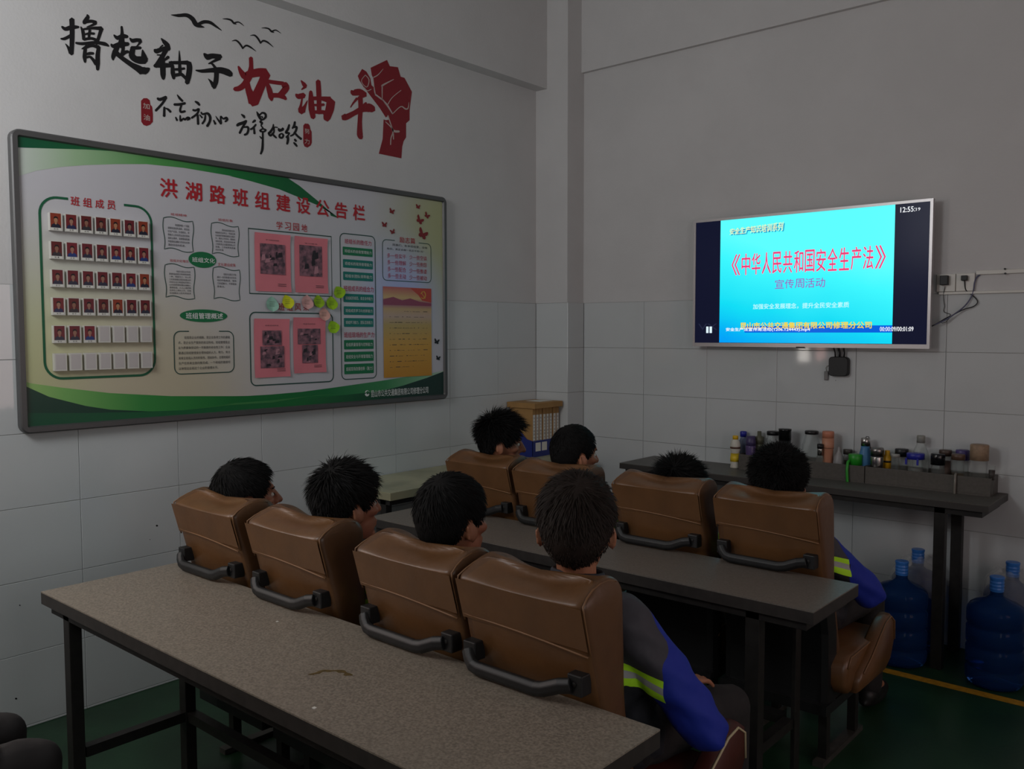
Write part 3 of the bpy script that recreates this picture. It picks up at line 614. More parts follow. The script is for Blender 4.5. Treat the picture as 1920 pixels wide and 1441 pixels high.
butterfly(D(1778,360), 2.6, -.2, BLACKD, 'upper black butterfly decal beside the sunset poster', 'black butterfly decals'); butterfly(D(1790,498), 2.2, -.2, BLACKD, 'lower black butterfly decal near the board bottom', 'black butterfly decals')
# pink sheets
PINK = mat('pink_paper', (222, 128, 138), .8, noise=.05, nscale=10); PH1 = mat('photocopy_print', (70, 56, 66), .6, rgb2=(150, 104, 116), nscale=38)
PH2 = mat('photocopy_dark', (44, 36, 44), .6, noise=.3, nscale=50)
def sheet(p0, p1, pics, lab, tl):
    a, b, c, d = brect(p0, p1); t = thing('pink_sheet', lab, 'paper sheet', group='pink sheets pinned to the board')
    m = MB(); N = 6; vs = []; fs = []
    for i in range(N+1):
        for j in range(N+1):
            lift = .0032+.0018*(sin(i*1.3+a*9)*.5+.5)+(.005 if (i in (0, N) and j in (0, N)) else 0); vs.append(BP.p3(a+(b-a)*i/N, c+(d-c)*j/N, lift))
    for i in range(N):
        for j in range(N): q = i*(N+1)+j; fs.append((q, q+N+1, q+N+2, q+1))
    m.add(vs, fs); m.build('paper', PINK, t, smooth=True)
    for x0, x1, y0, y1 in pics:
        m = MB(); U = lambda x: a+(b-a)*x; V = lambda y: c+(d-c)*y
        BP.rect(m, U(x0), U(x1), V(y0), V(y1), .0066, 0)
        for q in range(9):
            xx = x0+(x1-x0)*random.uniform(.02, .75); yy = y0+(y1-y0)*random.uniform(.03, .7); ww = (x1-x0)*random.uniform(.08, .25); hh = (y1-y0)*random.uniform(.08, .3)
            BP.poly(m, [(U(xx), V(yy)), (U(min(xx+ww, x1)), V(yy+hh*.2)), (U(min(xx+ww*.9, x1)), V(min(yy+hh, y1))), (U(xx+ww*.2), V(min(yy+hh*.9, y1)))], .0069+.00006*q, random.choice([1, 1, 0, 2]))
        m.build('photocopied_picture', [PH1, PH2, mat('photocopy_light', (178, 128, 138), .6)], t)
    m = MB(); text(m, BP, tl, a+(b-a)*.3, a+(b-a)*.68, c+(d-c)*.875, c+(d-c)*.895, .0068)
    for y in (.13, .1): BP.rect(m, a+(b-a)*.62, a+(b-a)*.86, c+(d-c)*y, c+(d-c)*(y+.008), .0068)
    m.build('printed_caption', INK, t, kind='stuff')
sheet(Cc(1045,612), Cc(1412,1215), [(.14,.84,.30,.82)], 'pink sheet with one tall picture, left one in the upper box', '学习园地剪影')
sheet(Cc(1442,650), Cc(1782,1228), [(.14,.82,.30,.85)], 'pink sheet with one tall picture, right one in the upper box', '学习情况')
sheet(D(245,165), D(550,648), [(.22,.76,.545,.80),(.16,.83,.16,.53)], 'pink sheet with two stacked pictures, left one in the lower box', '班组活动风采')
sheet(D(572,155), D(850,612), [(.13,.83,.52,.80),(.26,.74,.18,.505)], 'pink sheet with two stacked pictures, right one in the lower box', '班组活动风采')
# leaf-shaped sticky notes
def leaf(c, tr, rx, ry, rot, rgb, lab, lines=True):
    cu, cv = BP.px(*tr(*c)); eu = BP.px(*tr(c[0]+rx, c[1]))[0]-cu; ev = cv-BP.px(*tr(c[0], c[1]+ry))[1]
    N = 12; vs = []; fs = []; m = MB()
    for i in range(N+1):
        s = -1+2*i/N; wdt = (1-abs(s)**2.2)**.8*(1-.25*s) if abs(s) < 1 else 0
        for j in range(7):
            t = -1+j/3; x = wdt*t*eu; y = s*ev; lift = .005+.012*abs(t)*wdt*(.4 if s > 0 else 1)*.8+(.012*max(0, -s)**2)
            vs.append(BP.p3(cu+x*cos(rot)-y*sin(rot), cv+x*sin(rot)+y*cos(rot), lift))
    for i in range(N):
        for j in range(6): q = i*7+j; fs.append((q, q+1, q+8, q+7))
    m.add(vs, fs); o = m.build('leaf_note', mat('note_%d_%d_%d' % rgb, rgb, .7), smooth=True)
    tag(o, lab, 'sticky note', 'leaf-shaped sticky notes on the board')
    m = MB()
    for k in range(3): BP.rect(m, cu-eu*.45, cu+eu*.4, cv+ev*(.25-.25*k), cv+ev*(.25-.25*k)+.0014, .0105)
    m.build('handwriting', mat('note_ink', (70, 84, 60), .7), o)
leaf((1217,1332), Cc, 60, 78, 0, (150,196,176), 'mint green leaf-shaped note, leftmost of the notes')
leaf((1372,1310), Cc, 55, 72, .35, (206,212,30), 'bright yellow leaf-shaped note over the lower box title')
leaf((1567,1312), Cc, 58, 72, -.1, (214,164,160), 'pale pink leaf-shaped note in the row under the upper box')
leaf((1682,1306), Cc, 50, 66, .1, (140,180,20), 'lime green leaf-shaped note right of the pale pink one')
leaf((1812,1322), Cc, 54, 68, .05, (150,194,22), 'lime green leaf-shaped note at the right end of the row')
leaf((202,1246), E_, 62, 70, .45, (146,190,22), 'lime green leaf-shaped note highest up, on the column edge')
leaf((830,128), D, 44, 56, .05, (214,164,152), 'pale pink leaf-shaped note lowest, on the lower box edge')
leaf((905,235), D, 46, 54, .35, (150,200,24), 'lime green leaf-shaped note right of the lower pink sheets')
# hold every piece of the decal work a hair proud of its base

# ================================================================== TELEVISION
TVY = .09; TP = Plane('y', TVY)
tx0, tx1, tz0, tz1 = 1.153, 2.495, 1.528, 2.281
tv = thing('television', 'silver-framed flat television showing a cyan title slide, mounted on the front wall', 'television', (1.824, FW, tz0))
def ontv(o): o.parent = tv; o.location = Vector(o.location)-Vector((1.824, FW, tz0)); return o
m = MB(); m.box(tx0+.03, tx1-.03, TVY+.012, TVY+.045, tz0+.03, tz1-.03); m.box(tx0+.25, tx1-.25, TVY+.045, FW-.012, tz0+.06, tz1-.2); ontv(m.build('back_housing', BLKP, bevel=.004))
m = MB(); m.box(1.55, 2.10, FW-.012, FW-.001, 1.75, 2.1); ontv(m.build('wall_bracket', STEEL))
m = MB(); fr = .014; n4 = [(tx0,tz0),(tx1,tz0),(tx1,tz1),(tx0,tz1)]; i4 = [(tx0+fr,tz0+fr+.008),(tx1-fr,tz0+fr+.008),(tx1-fr,tz1-fr),(tx0+fr,tz1-fr)]
vs = [(x,TVY+.03,z) for x, z in n4]+[(x,TVY,z) for x, z in n4]+[(x,TVY,z) for x, z in i4]+[(x,TVY+.006,z) for x, z in i4]
m.add(vs, [(4*k+i, 4*k+(i+1) % 4, 4*k+4+(i+1) % 4, 4*k+4+i) for k in range(3) for i in range(4)]+[(3,2,1,0)])
ontv(m.build('frame', SILVER))
SY = TVY+.004; SP = Plane('y', SY)
def glow(name, rgb, es=1.0, rough=.2): return mat(name, (6, 6, 8), rough, emit=rgb, es=es, spec=.06)
def scrn(name, mb, mt, **k): return ontv(mb.build(name, mt, **k))
m = MB(); SP.rect(m, tx0+fr, tx1-fr, tz0+fr+.008, tz1-fr, 0); scrn('screen_panel', m, glow('dark_screen', (17, 20, 42)))
# slide: cyan with darker blue towards the lower left
sm = bpy.data.materials.new('screen_slide'); sm.use_nodes = True; nt = sm.node_tree; b = nt.nodes['Principled BSDF']; b.inputs['Base Color'].default_value = (.003,.003,.004,1); b.inputs['Roughness'].default_value = .2; b.inputs['Specular IOR Level'].default_value = .06
tc = nt.nodes.new('ShaderNodeTexCoord'); sp = nt.nodes.new('ShaderNodeSeparateXYZ'); nt.links.new(tc.outputs['Generated'], sp.inputs[0])
ma = nt.nodes.new('ShaderNodeMath'); ma.operation = 'MULTIPLY_ADD'; nt.links.new(sp.outputs[0], ma.inputs[0]); ma.inputs[1].default_value = .32; nt.links.new(sp.outputs[2], ma.inputs[2])
nz = nt.nodes.new('ShaderNodeTexNoise'); nt.links.new(tc.outputs['Generated'], nz.inputs['Vector']); nz.inputs['Scale'].default_value = 2.2
mb2 = nt.nodes.new('ShaderNodeMath'); mb2.operation = 'MULTIPLY_ADD'; nt.links.new(nz.outputs[0], mb2.inputs[0]); mb2.inputs[1].default_value = .25; nt.links.new(ma.outputs[0], mb2.inputs[2])
cr = nt.nodes.new('ShaderNodeValToRGB'); nt.links.new(mb2.outputs[0], cr.inputs[0]); e = cr.color_ramp.elements
e[0].position = .05; e[0].color = (*lin((0,140,250)), 1); e[1].position = 1.15 if False else 1.0; e[1].color = (*lin((92,255,255)), 1)
for p_, c_ in ((.25, (0,178,246)), (.5, (14,222,246)), (.8, (60,248,255))): x = e.new(p_); x.color = (*lin(c_), 1)
nt.links.new(cr.outputs[0], b.inputs['Emission Color']); b.inputs['Emission Strength'].default_value = 1.0
ZT = zt(1340,380,5.337)
sx0, sx1, sz0, sz1 = SP.px(1351.5, 409)[0], SP.px(1676, 500)[0], tz0+fr+.010, SP.px(1677, 381)[1]
m = MB(); SP.rect(m, sx0, sx1, sz0, sz1, .0006); o = scrn('picture', m, sm)
def stext(s, p0, p1, rgb, off, bold=0, shear=0, cell=False, fill=.9, warp=None, tr=ZT, name='printed_character'):
    a = SP.px(*tr(*p0)); b_ = SP.px(*tr(*p1)); mt = glow('glow_%d_%d_%d' % rgb, rgb)
    if cell:
        w = (b_[0]-a[0])/len(s)
        for i, ch in enumerate(s):
            m = MB(); text(m, SP, ch, a[0]+w*(i+.5-fill/2), a[0]+w*(i+.5+fill/2), b_[1], a[1], off, None, bold, shear); scrn('displayed_character', m, mt)
    else:
        m = MB(); text(m, SP, s, a[0], b_[0], b_[1], a[1], off, None, bold, shear, warp=warp); scrn('displayed_text', m, mt, kind='stuff')
stext('《中华人民共和国安全生产法》', (165,520), (1720,655), (255, 214, 236), .0010, .028, cell=True, fill=.84)
stext('《中华人民共和国安全生产法》', (165,520), (1720,655), (236, 62, 120), .0016, .004, cell=True, fill=.84)
stext('宣传周活动', (600,770), (1110,843), (150, 96, 190), .0010, .01, cell=True, fill=.9)
stext('安全生产知识培训系列', (165,262), (690,285), (0, 120, 190), .0010, .05, shear=.12, warp=lambda a, b: (a, b*(.85+.35*a)-.12*(1-a)*0))
stext('安全生产知识培训系列', (150,250), (678,278), (236, 244, 190), .0014, .03, shear=.12, warp=lambda a, b: (a, b*(.85+.35*a)))
stext('加强安全发展理念，提升全民安全素质', (385,1012), (1345,1048), (190, 252, 255), .0010, .03)
m = MB(); a = SP.px(*ZT(300,1240)); b_ = SP.px(*ZT(1775,1298)); SP.rect(m, a[0], sx1, b_[1], SP.px(*ZT(1775,1225))[1], .0008); scrn('caption_bar', m, glow('bar_blue', (0, 96, 220)))
stext('昆山市公共交通集团有限公司修理分公司', (262,1198), (1570,1256), (250, 214, 40), .0012, .05)
stext('安全生产法宣传周活动(1206.124443).mp4', (115,1250), (955,1288), (245, 250, 255), .0022, .05)
Zs = zt(1280,360,3.0)
stext('00:00:09/00:01:09', (1110,757), (1298,782), (240,242,248), .0012, .03, tr=Zs)
stext('12:55:', (1226,86), (1308,108), (240,242,248), .0012, .03, tr=Zs); stext('19', (1314,88), (1337,103), (240,242,248), .0012, .03, tr=Zs)
for x in (133, 152):
    m = MB(); a = SP.px(*Zs(x,756)); b_ = SP.px(*Zs(x+13,792)); SP.rect(m, a[0], b_[0], b_[1], a[1], .0012); scrn('pause_symbol', m, glow('symbol_white', (225, 245, 255)))
stext('VX', (88,740), (195,775), (34, 38, 62), .0006, .01, tr=Zs)
m = MB(); m.box(1.80, 1.85, TVY-.002, TVY+.01, tz0-.004, tz0+.004); ontv(m.build('infrared_window', BLKP))
# set-top box with its cables hanging under the television
sb = thing('set_top_box', 'small black set-top box hanging by its cables under the television', 'media box', (2.015, FW-.02, 1.43))
m = MB(); uv = rrect(-.053, .053, -.058, .048, .02, 5); n = len(uv)
vs = [(u, -.014, v) for u, v in [(x*.94, y*.94) for x, y in uv]]+[(u, -.010, v) for u, v in uv]+[(u, .018, v) for u, v in uv]
m.add(vs, [(k*n+i, (k+1)*n+i, (k+1)*n+(i+1) % n, k*n+(i+1) % n) for k in range(2) for i in range(n)]+[tuple(range(n))])
m.build('case', BLKP, sb)
for x, r in ((-.02, .0045), (.003, .007), (.026, .005)):
    MB().tube([(x, .0, .04), (x*1.1, .0, .07), (x*1.2-.004, -.01, .1), (x*.6, -.02, .13)], r, 6).build('cable', BLKP, sb, smooth=True)
kf = thing('usb_stick', 'grey usb stick dangling by a short cord beside the set-top box', 'usb stick', (1.942, FW-.008, 1.375))
MB().box(-.011, .011, -.006, .004, -.028, .022).build('casing', mat('grey_plastic', (120,120,118), .4), kf, bevel=.003)
MB().tube([(0, 0, .02), (-.004, 0, .04), (.004, -.002, .052), (.018, 0, .055), (.022, 0, .05)], .0018, 5).build('cord', mat('pale_cord', (160,158,150), .6), kf)
# sockets, plugs, trunking and cables right of the television
t = None
for x0, x1, lab in ((2.500, 2.587, 'left white wall socket with a square black adapter, beside the television'), (2.590, 2.675, 'right white wall socket with a small black plug, beside the trunking')):
    t = thing('wall_socket', lab, 'socket', ((x0+x1)/2, FW, 1.861), group='white sockets beside the television')
    hw = (x1-x0)/2
    MB().box(-hw, hw, -.012, -.0008, -.044, .044).build('face_plate', WHITE, t, bevel=.002)
def pxp(x, y, off): q = at('y', FW-off, x, y); return tuple(q)
ZC_ = zt(1720,480,9.6)
ad = thing('power_adapter', 'square black power adapter plugged into the left socket', 'adapter', pxp(*ZC_(500,430), .012))
MB().box(-.019, .019, -.028, -.0005, -.026, .022).build('casing', BLKP, ad, bevel=.003)
q = np.array(ad.location)
def cable(pts, offs, base, parent, r, name='cord', mt=BLKP):
    P_ = [np.array(pxp(*ZC_(x, y), o))-base for (x, y), o in zip(pts, offs)]
    Q = []
    for i in range(len(P_)-1):
        p0 = P_[max(i-1,0)]; p1 = P_[i]; p2 = P_[i+1]; p3 = P_[min(i+2,len(P_)-1)]
        for k in range(5): t_ = k/5; Q.append(.5*((2*p1)+(-p0+p2)*t_+(2*p0-5*p1+4*p2-p3)*t_*t_+(-p0+3*p1-3*p2+p3)*t_**3))
    Q.append(P_[-1]); return MB().tube(Q, r, 6).build(name, mt, parent, smooth=True)
cable([(500,540),(470,700),(480,830),(490,900),(480,1000),(600,1055),(480,1130),(260,1260),(100,1330)], [.02,.012,.008,.008,.008,.012,.03,.05,.06], q, ad, .0016)
pg = thing('power_plug', 'small black plug in the right socket with a looping cord', 'plug', pxp(*ZC_(858,400), .012))
MB().box(-.014, .014, -.022, -.0005, -.012, .014).build('casing', BLKP, pg, bevel=.003)
q = np.array(pg.location)
cable([(850,440),(870,600),(950,670),(1060,770),(1080,840),(1000,910),(830,960),(620,1070),(380,1200),(200,1290)], [.02,.012,.01,.01,.01,.012,.02,.03,.04,.055], q, pg, .0027)
nc = thing('data_cable', 'bluish grey cable running from the trunking end down behind the television', 'cable', pxp(*ZC_(1120,340), .006))
q = np.array(nc.location)
cable([(1130,335),(1070,380),(1030,480),(1010,620),(950,770),(830,920),(640,1060),(500,1150),(300,1240),(120,1320)], [.006,.008,.012,.012,.012,.02,.03,.035,.045,.055], q, nc, .0034, mt=mat('grey_blue_cable', (84,86,112), .5))
MB().tube([np.array(pxp(*ZC_(x, y), .03))-q for x, y in ((420,1190),(450,1205),(520,1180),(580,1110),(560,1085))], .0016, 5).build('cable_tie', BLKP, nc)
z0 = pxp(*ZC_(1150,350), .0)
tr_ = thing('cable_trunking', 'white double cable trunking running right from the sockets', 'trunking', (2.68, FW, 1.86))
m = MB(); m.box(.0, 1.3, -.014, -.0008, .036, .056); m.build('upper_channel', WHITE, tr_, bevel=.002)
m = MB(); m.box(-.17, 1.3, -.014, -.0008, -.058, -.045); m.build('lower_channel', WHITE, tr_, bevel=.002)
for dx, dz in ((.128, .058), (.13, .036)): 
    MB().lathe([(.005, -.003), (.005, .003)], (0,0,0), 8).build('clip', BLKP, tr_).location = (dx, -.016, dz)
for o in tr_.children:
    if o.name.startswith('clip'): o.rotation_euler = (pi/2, 0, 0)

# ================================================================== TABLES
def workbench(label, x0, x1, y0, y1, z, legs, top, edge, thick=.042, rails=True, group=None, cat='table', leg=.045, name='workbench', far=None):
    t = thing(name, label, cat, ((x0+x1)/2, (y0+y1)/2, 0), group=group)
    hx, hy = (x1-x0)/2, (y1-y0)/2
    m = MB(); m.box(-hx, hx, -hy, hy, z-.004, z, 0); m.box(-hx, hx, -hy, hy, z-thick, z-.004, 1); o = m.build('tabletop', [top, edge], t)
    ap = MB(); e = .03
    for a in ((-hx+e, hx-e, -hy+.02, -hy+.045), (-hx+e, hx-e, hy-.045, hy-.02), (-hx+e, -hx+e+.025, -hy+.045, hy-.045), (hx-e-.025, hx-e, -hy+.045, hy-.045)): ap.box(*a, z-thick-.03, z-thick)
    ap.build('apron', STEEL, t)
    for lx in legs:
        for ly in (-hy+.02, hy-.02-leg):
            fw_ = far if (far and ly > 0) else leg
            MB().box(lx-t.location[0]+leg/2-fw_, lx-t.location[0]+leg/2, ly, ly+leg*.9, 0, z-thick).build('leg', GSTEEL if leg < .04 else STEEL, t, bevel=.002)
    if rails:
        for lx in (legs[0], legs[-1]): MB().box(lx-t.location[0]-.018, lx-t.location[0]+.018, -hy+.02+leg, hy-.02-leg, .205, .24).build('cross_rail', STEEL, t)
        MB().box(legs[0]-t.location[0]+leg/2, legs[-1]-t.location[0]-leg/2, hy-.02-leg+.005, hy-.025, .205, .24).build('long_rail', STEEL, t)
    return t
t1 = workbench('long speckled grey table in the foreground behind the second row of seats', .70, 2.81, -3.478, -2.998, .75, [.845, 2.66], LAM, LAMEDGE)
# curved rust stain and blotches on its top
c = at('z', .75, 617, 1268); m = MB(); a0 = np.linspace(.15, 2.9, 22)
rr = [(.056+.004*sin(7*a), .040+.004*cos(9*a)) for a in a0]
uv = [(r1*cos(a), r1*.8*sin(a)) for a, (r1, r2) in zip(a0, rr)]+[(r2*cos(a), r2*.8*sin(a)) for a, (r1, r2) in list(zip(a0, rr))[::-1]]
m.add([(x*cos(.7)-y*sin(.7), x*sin(.7)+y*cos(.7), .7504) for x, y in uv], polyfill(uv)); o = m.build('rust_stain', mat('rust_stain', (104, 84, 42), .6, noise=.4, nscale=120), t1); o.location = Vector((c[0], c[1], 0))-t1.location
for px_, py_ in ((587,1327),(1063,1176)): pass
for px_, py_, s_ in ((589,1327,.004),(520,1165,.003)):
    c = at('z', .75, px_, py_); o = MB().box(-s_, s_*1.3, -s_, s_, 0, .0015).build('paper_crumb', PAPER); o.location = (c[0], c[1], .7501); tag(o, 'tiny white paper crumb on the foreground tabletop near the rightmost seat' if s_ > .0035 else 'tiniest pale crumb on the foreground tabletop near the second seat', 'crumb')
c = at('z', .75, 1376, 1054); o = MB().box(-.008, .009, -.004, .004, 0, .003).build('paper_crumb', PAPER); o.location = (c[0], c[1], .7501); tag(o, 'small white scrap on the middle table under the rightmost front seat', 'crumb')
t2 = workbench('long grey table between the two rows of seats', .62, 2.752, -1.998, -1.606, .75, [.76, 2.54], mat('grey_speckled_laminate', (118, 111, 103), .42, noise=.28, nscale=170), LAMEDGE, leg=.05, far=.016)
# counter along the front wall
t3 = workbench('dark grey wall counter holding the cups and jars under the television', .838, 2.852, -.222, .175, .822, [1.05, 2.64], DLAM, mat('counter_edge', (56, 53, 50), .5), thick=.034, leg=.05, rails=False, cat='counter', name='wall_counter')
# cream table in the corner
t4 = workbench('cream laminate table along the left wall, behind the front row', .008, .462, -1.724, -.02, .804, [.09, .38], mat('cream_laminate', (172, 168, 136), .4, rgb2=(142,140,112), nscale=5), mat('cream_edge', (150, 146, 118), .5), thick=.04, rails=False)
MB().box(-.20, .165, -.83, .83, .725, .764).build('drawer_apron', mat('grey_green_apron', (104, 106, 92), .6), t4)

# ================================================================== BUS SEATS
def seat_back():
    NU = 40; hw = .2075; ru = .028; Lv = []
    def outline(z, inset=0.0, k=1.0):
        """one horizontal section; rear edge leans back with height"""
        lean = .27*max(0, (1.0-z)); T = max(.12, .20-.27*(1.0-z)) if z < 1 else .20
        w = hw-.006*max(0, (z-.8))/.2; P = []
        per = []
        # rear straight, rounded corners, front with bolsters
        nr = 9
        for i in range(nr): per.append((-w+ru+(2*w-2*ru)*i/(nr-1), 0.0))
        for i in range(1, 5): a = -pi/2+pi/2*i/4; per.append((w-ru+ru*cos(a), ru+ru*sin(a)))
        rf = .05
        for i in range(5): a = pi/2*i/4; per.append((w-rf+rf*cos(a), T-rf+rf*sin(a)))
        for i in range(1, 10):
            u = (w-rf)*(1-2*i/10); d = .062*(1-(u/(w-rf))**2)*min(1, max(0.25, (1.04-z)/.15)); per.append((u, T-d))
        for i in range(5): a = pi/2+pi/2*i/4; per.append((-w+rf+rf*cos(a), T-rf+rf*sin(a)))
        for i in range(0, 4): a = pi+pi/2*i/4; per.append((-w+ru+ru*cos(a), ru+ru*sin(a)))
        vc = T*.52; out = []
        for u, v in per:
            v2 = vc+(v-vc)*k; u2 = u*(1-inset/w); out.append((u2, v2+lean))
        return out
    m = MB(); rings = []
    zs = [.36, .42, .5, .58, .66, .74, .82, .88, .93, .962, .985]
    for z in zs: rings.append((z, outline(z)))
    for i in range(1, 8):
        a = i/7*pi/2; z = .985+.062*sin(a); rings.append((z, outline(.99+.03*sin(a), .018*(1-cos(a)), max(.02, cos(a)**.75))))
    n = len(rings[0][1]); vs = []
    for z, o in rings:
        for (u, v) in o:
            if z > .9851:
                s_ = (z-.985)/.062; e_ = min(1, abs(u)/hw*1.25)**2; z2 = .985+(.022+.034*e_*min(1, max(.4, v/.10)))*s_
            else: z2 = z
            vs.append((u, v, z2))
    fs = []; mi = []
    for j in range(len(rings)-1):
        for i in range(n):
            fs.append((j*n+i, j*n+(i+1) % n, (j+1)*n+(i+1) % n, (j+1)*n+i))
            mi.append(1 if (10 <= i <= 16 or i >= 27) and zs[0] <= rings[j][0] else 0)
    fs.append(tuple(range(n))[::-1]); mi.append(0); fs.append(tuple(range((len(rings)-1)*n, len(rings)*n))); mi.append(0)
    m.add(vs, fs); m.mi = mi
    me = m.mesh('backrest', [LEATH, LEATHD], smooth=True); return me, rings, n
def lean(z): return .27*max(0, 1.0-z)
def make_seat(label, aisle=False):
    t = thing('bus_seat', label, 'seat', group='brown vinyl bus seats set out in two rows')
    me, rings, n = seat_back(); b = link('backrest', me, t); s = b.modifiers.new('sub', 'SUBSURF'); s.levels = 1; s.render_levels = 1
    # stitched seam across the rear cover, and piping round the side panels
    w = .1985; zz = .885
    pts = [(-w, -.0035+lean(zz), zz+.012)]+[(u, -.004+lean(zz), zz+.003*cos(u*9)-.01*(u/w)) for u in np.linspace(-w*.9, w*.9, 9)]+[(w, -.002+lean(zz), zz-.012)]
    MB().tube(pts, .0028, 6).build('seam', PIPE, t, smooth=True)
    for sg in (-1, 1):
        p = [(sg*(w+.0015), .0035+lean(z), z) for z in (.875, .91, .95, .975)]+[(sg*(w-.001), .010, .996), (sg*(w-.006), .032, 1.010), (sg*(w-.010), .06, 1.022), (sg*(w-.011), .09, 1.030), (sg*(w-.010), .12, 1.032), (sg*(w-.006), .15, 1.024)]
        MB().tube(p, .0024, 6).build('piping', PIPE, t, smooth=True)
    # cover flap: upper rear skin, a little proud of the lower one
    m = MB(); N = 10; vs = []
    for i in range(N+1):
        u = -w+2*w*i/N
        for z in (.886, .93, .97, .992): vs.append((u, lean(z)-.0028-.0012*sin(u*31)*(1 if z < .96 else 0), z))
    m.add(vs, [(i*4+j, (i+1)*4+j, (i+1)*4+j+1, i*4+j+1) for i in range(N) for j in range(3)]); m.build('cover_flap', LEATH, t, smooth=True)
    # grab handle
    h = MB(); hz = .803
    for sg in (-1, 1): h.box(sg*.168-.021, sg*.168+.021, lean(hz)-.036, lean(hz)+.004, hz-.024, hz+.026)
    hp = [(-.172, -.030, .804), (-.160, -.040, .788), (-.145, -.046, .776), (-.125, -.048, .772), (.060, -.048, .772), (.085, -.047, .777), (.130, -.042, .796), (.160, -.034, .802)]
    h2 = MB().tube([(x, y+lean(hz), z) for x, y, z in hp], [.0195]*8, 8); yb = lean(hz)-.046; h2.v = [(a, yb+(b-yb)*.75, c) for a, b, c in h2.v]
    h.add(h2.v, h2.f); ho = h.build('grab_handle', BLKP, t, bevel=.003)
    for sg in (-1, 1): 
        o = MB().lathe([(.006, 0), (.006, .004), (.003, .005)], (0, 0, 0), 8).build('screw', STEEL, ho); o.location = (sg*.168, lean(hz)-.034, hz+.004); o.rotation_euler = (pi/2, 0, 0)
    # moulded black shell behind the lower back
    m = MB(); vs = []; zz_ = (.26, .40, .52, .62, .66)
    for z in zz_:
        v = min(.125, lean(z)-.010)
        for u, dv in ((-.213, .06), (-.203, .008), (-.18, 0), (.18, 0), (.203, .008), (.213, .06)): vs.append((u, v+dv+(.012 if z == .66 else 0), z))
    m.add(vs, [(6*i+j, 6*i+j+1, 6*i+j+7, 6*i+j+6) for i in range(4) for j in range(5)]); m.build('back_shell', BLKP, t)
    MB().box(-.21, .21, .10, .60, .225, .262).build('seat_pan', BLKP, t)
    # cushion, frame, legs
    m = MB(); n2 = 12; hwc = .209
    pr = [(.17, .30), (.15, .335), (.15, .40), (.18, .435), (.35, .438), (.55, .448), (.60, .43), (.615, .385), (.605, .33), (.57, .30)]
    hr = .262 if aisle else hwc
    us = [(-hwc, .88), (-hwc*.985, .96), (-hwc*.93, 1), (hr*.93, 1), (hr*.985, .96), (hr, .88)]; vs = []
    for u, k in us:
        for v, z in pr: vs.append((u, .385+(v-.385)*k, .37+(z-.37)*k))
    L = len(pr); fs = [(a*L+i, a*L+(i+1) % L, (a+1)*L+(i+1) % L, (a+1)*L+i) for a in range(len(us)-1) for i in range(L)]+[tuple(range(L))[::-1], tuple(range((len(us)-1)*L, len(us)*L))]
    m.add(vs, fs); m.build('cushion', LEATH if 'front row' in label else CUSH, t, smooth=True)
    for sg in (-1, 1):
        MB().tube([(-hwc if sg < 0 else hr, .385+(v-.385)*.93, .37+(z-.37)*.93) for v, z in pr[2:9]], .0035, 6).build('piping', PALEPIPE if 'front row' not in label else PIPE, t, smooth=True)
    if aisle:
        wg = [(.20, .30), (.24, .36), (.33, .40), (.42, .455), (.50, .50), (.56, .51), (.605, .48), (.61, .40), (.57, .33), (.50, .30)]
        if 'front row' not in label: wg = [(v+.06, z+.035) for v, z in wg]
        m = MB(); n_ = len(wg); cols_ = [(.236, .93), (.244, .99), (.262, 1.0), (.280, .99), (.288, .92)]
        m.add([(u, .42+(v-.42)*k, .38+(z-.38)*k) for u, k in cols_ for v, z in wg], [(a*n_+i, a*n_+(i+1) % n_, (a+1)*n_+(i+1) % n_, (a+1)*n_+i) for a in range(4) for i in range(n_)]+[tuple(range(n_))[::-1], tuple(range(4*n_, 5*n_))])
        m.build('side_bolster', LEATH if 'front row' in label else CUSH, t, smooth=True)
        MB().tube([(.289, .42+(v-.42)*.93, .38+(z-.38)*.93) for v, z in wg[1:8]], .0035, 6).build('piping', PALEPIPE if 'front row' not in label else PIPE, t, smooth=True)
    MB().box(-.19, .19, .17, .56, .265, .30).box(-.205, -.19, .02+.12, .58, .22, .30).box(.19, .205, .02+.12, .58, .22, .30).build('seat_frame', STEEL, t)
    for sx in (-.16, .16):
        MB().box(sx-.016, sx+.016, .20, .235, .0, .265).build('leg', STEEL, t); MB().box(sx-.016, sx+.016, .50, .535, .0, .265).build('leg', STEEL, t)
        MB().box(sx-.02, sx+.02, .16, .58, .0, .02).build('floor_rail', GSTEEL, t)
    return t
R2 = [(.965, -3.045, 'second-row bus seat beside the left wall, leftmost of its row'), (1.455, -3.05, 'second-row bus seat, second from the left wall'), (2.015, -3.05, 'second-row bus seat, third from the left wall'), (2.437, -3.055, 'second-row bus seat at the right end, nearest the camera')]
R1 = [(.975, -1.645, 'front row bus seat nearest the binders, leftmost of its row'), (1.413, -1.655, 'front row bus seat, second from the left wall'), (1.955, -1.65, 'front row bus seat with a low head just above it'), (2.42, -1.655, 'front row bus seat at the right end, by the water bottles')]
seatA = make_seat(R2[3][2], True); seatA.location = (R2[3][0], R2[3][1], 0)
seatC = make_seat(R2[0][2]); seatC.location = (R2[0][0], R2[0][1], 0)
for x, y, lab in R2[1:3]: o = copy_tree(seatC); o.location = (x, y, 0); o['label'] = lab; o.rotation_euler.z = random.uniform(-.012, .012)
seatB = make_seat(R1[3][2], True); seatB.location = (R1[3][0], R1[3][1], 0)
seatD = make_seat(R1[0][2]); seatD.location = (R1[0][0], R1[0][1], 0)
for x, y, lab in R1[1:3]: o = copy_tree(seatD); o.location = (x, y, 0); o['label'] = lab; o.rotation_euler.z = random.uniform(-.012, .012)

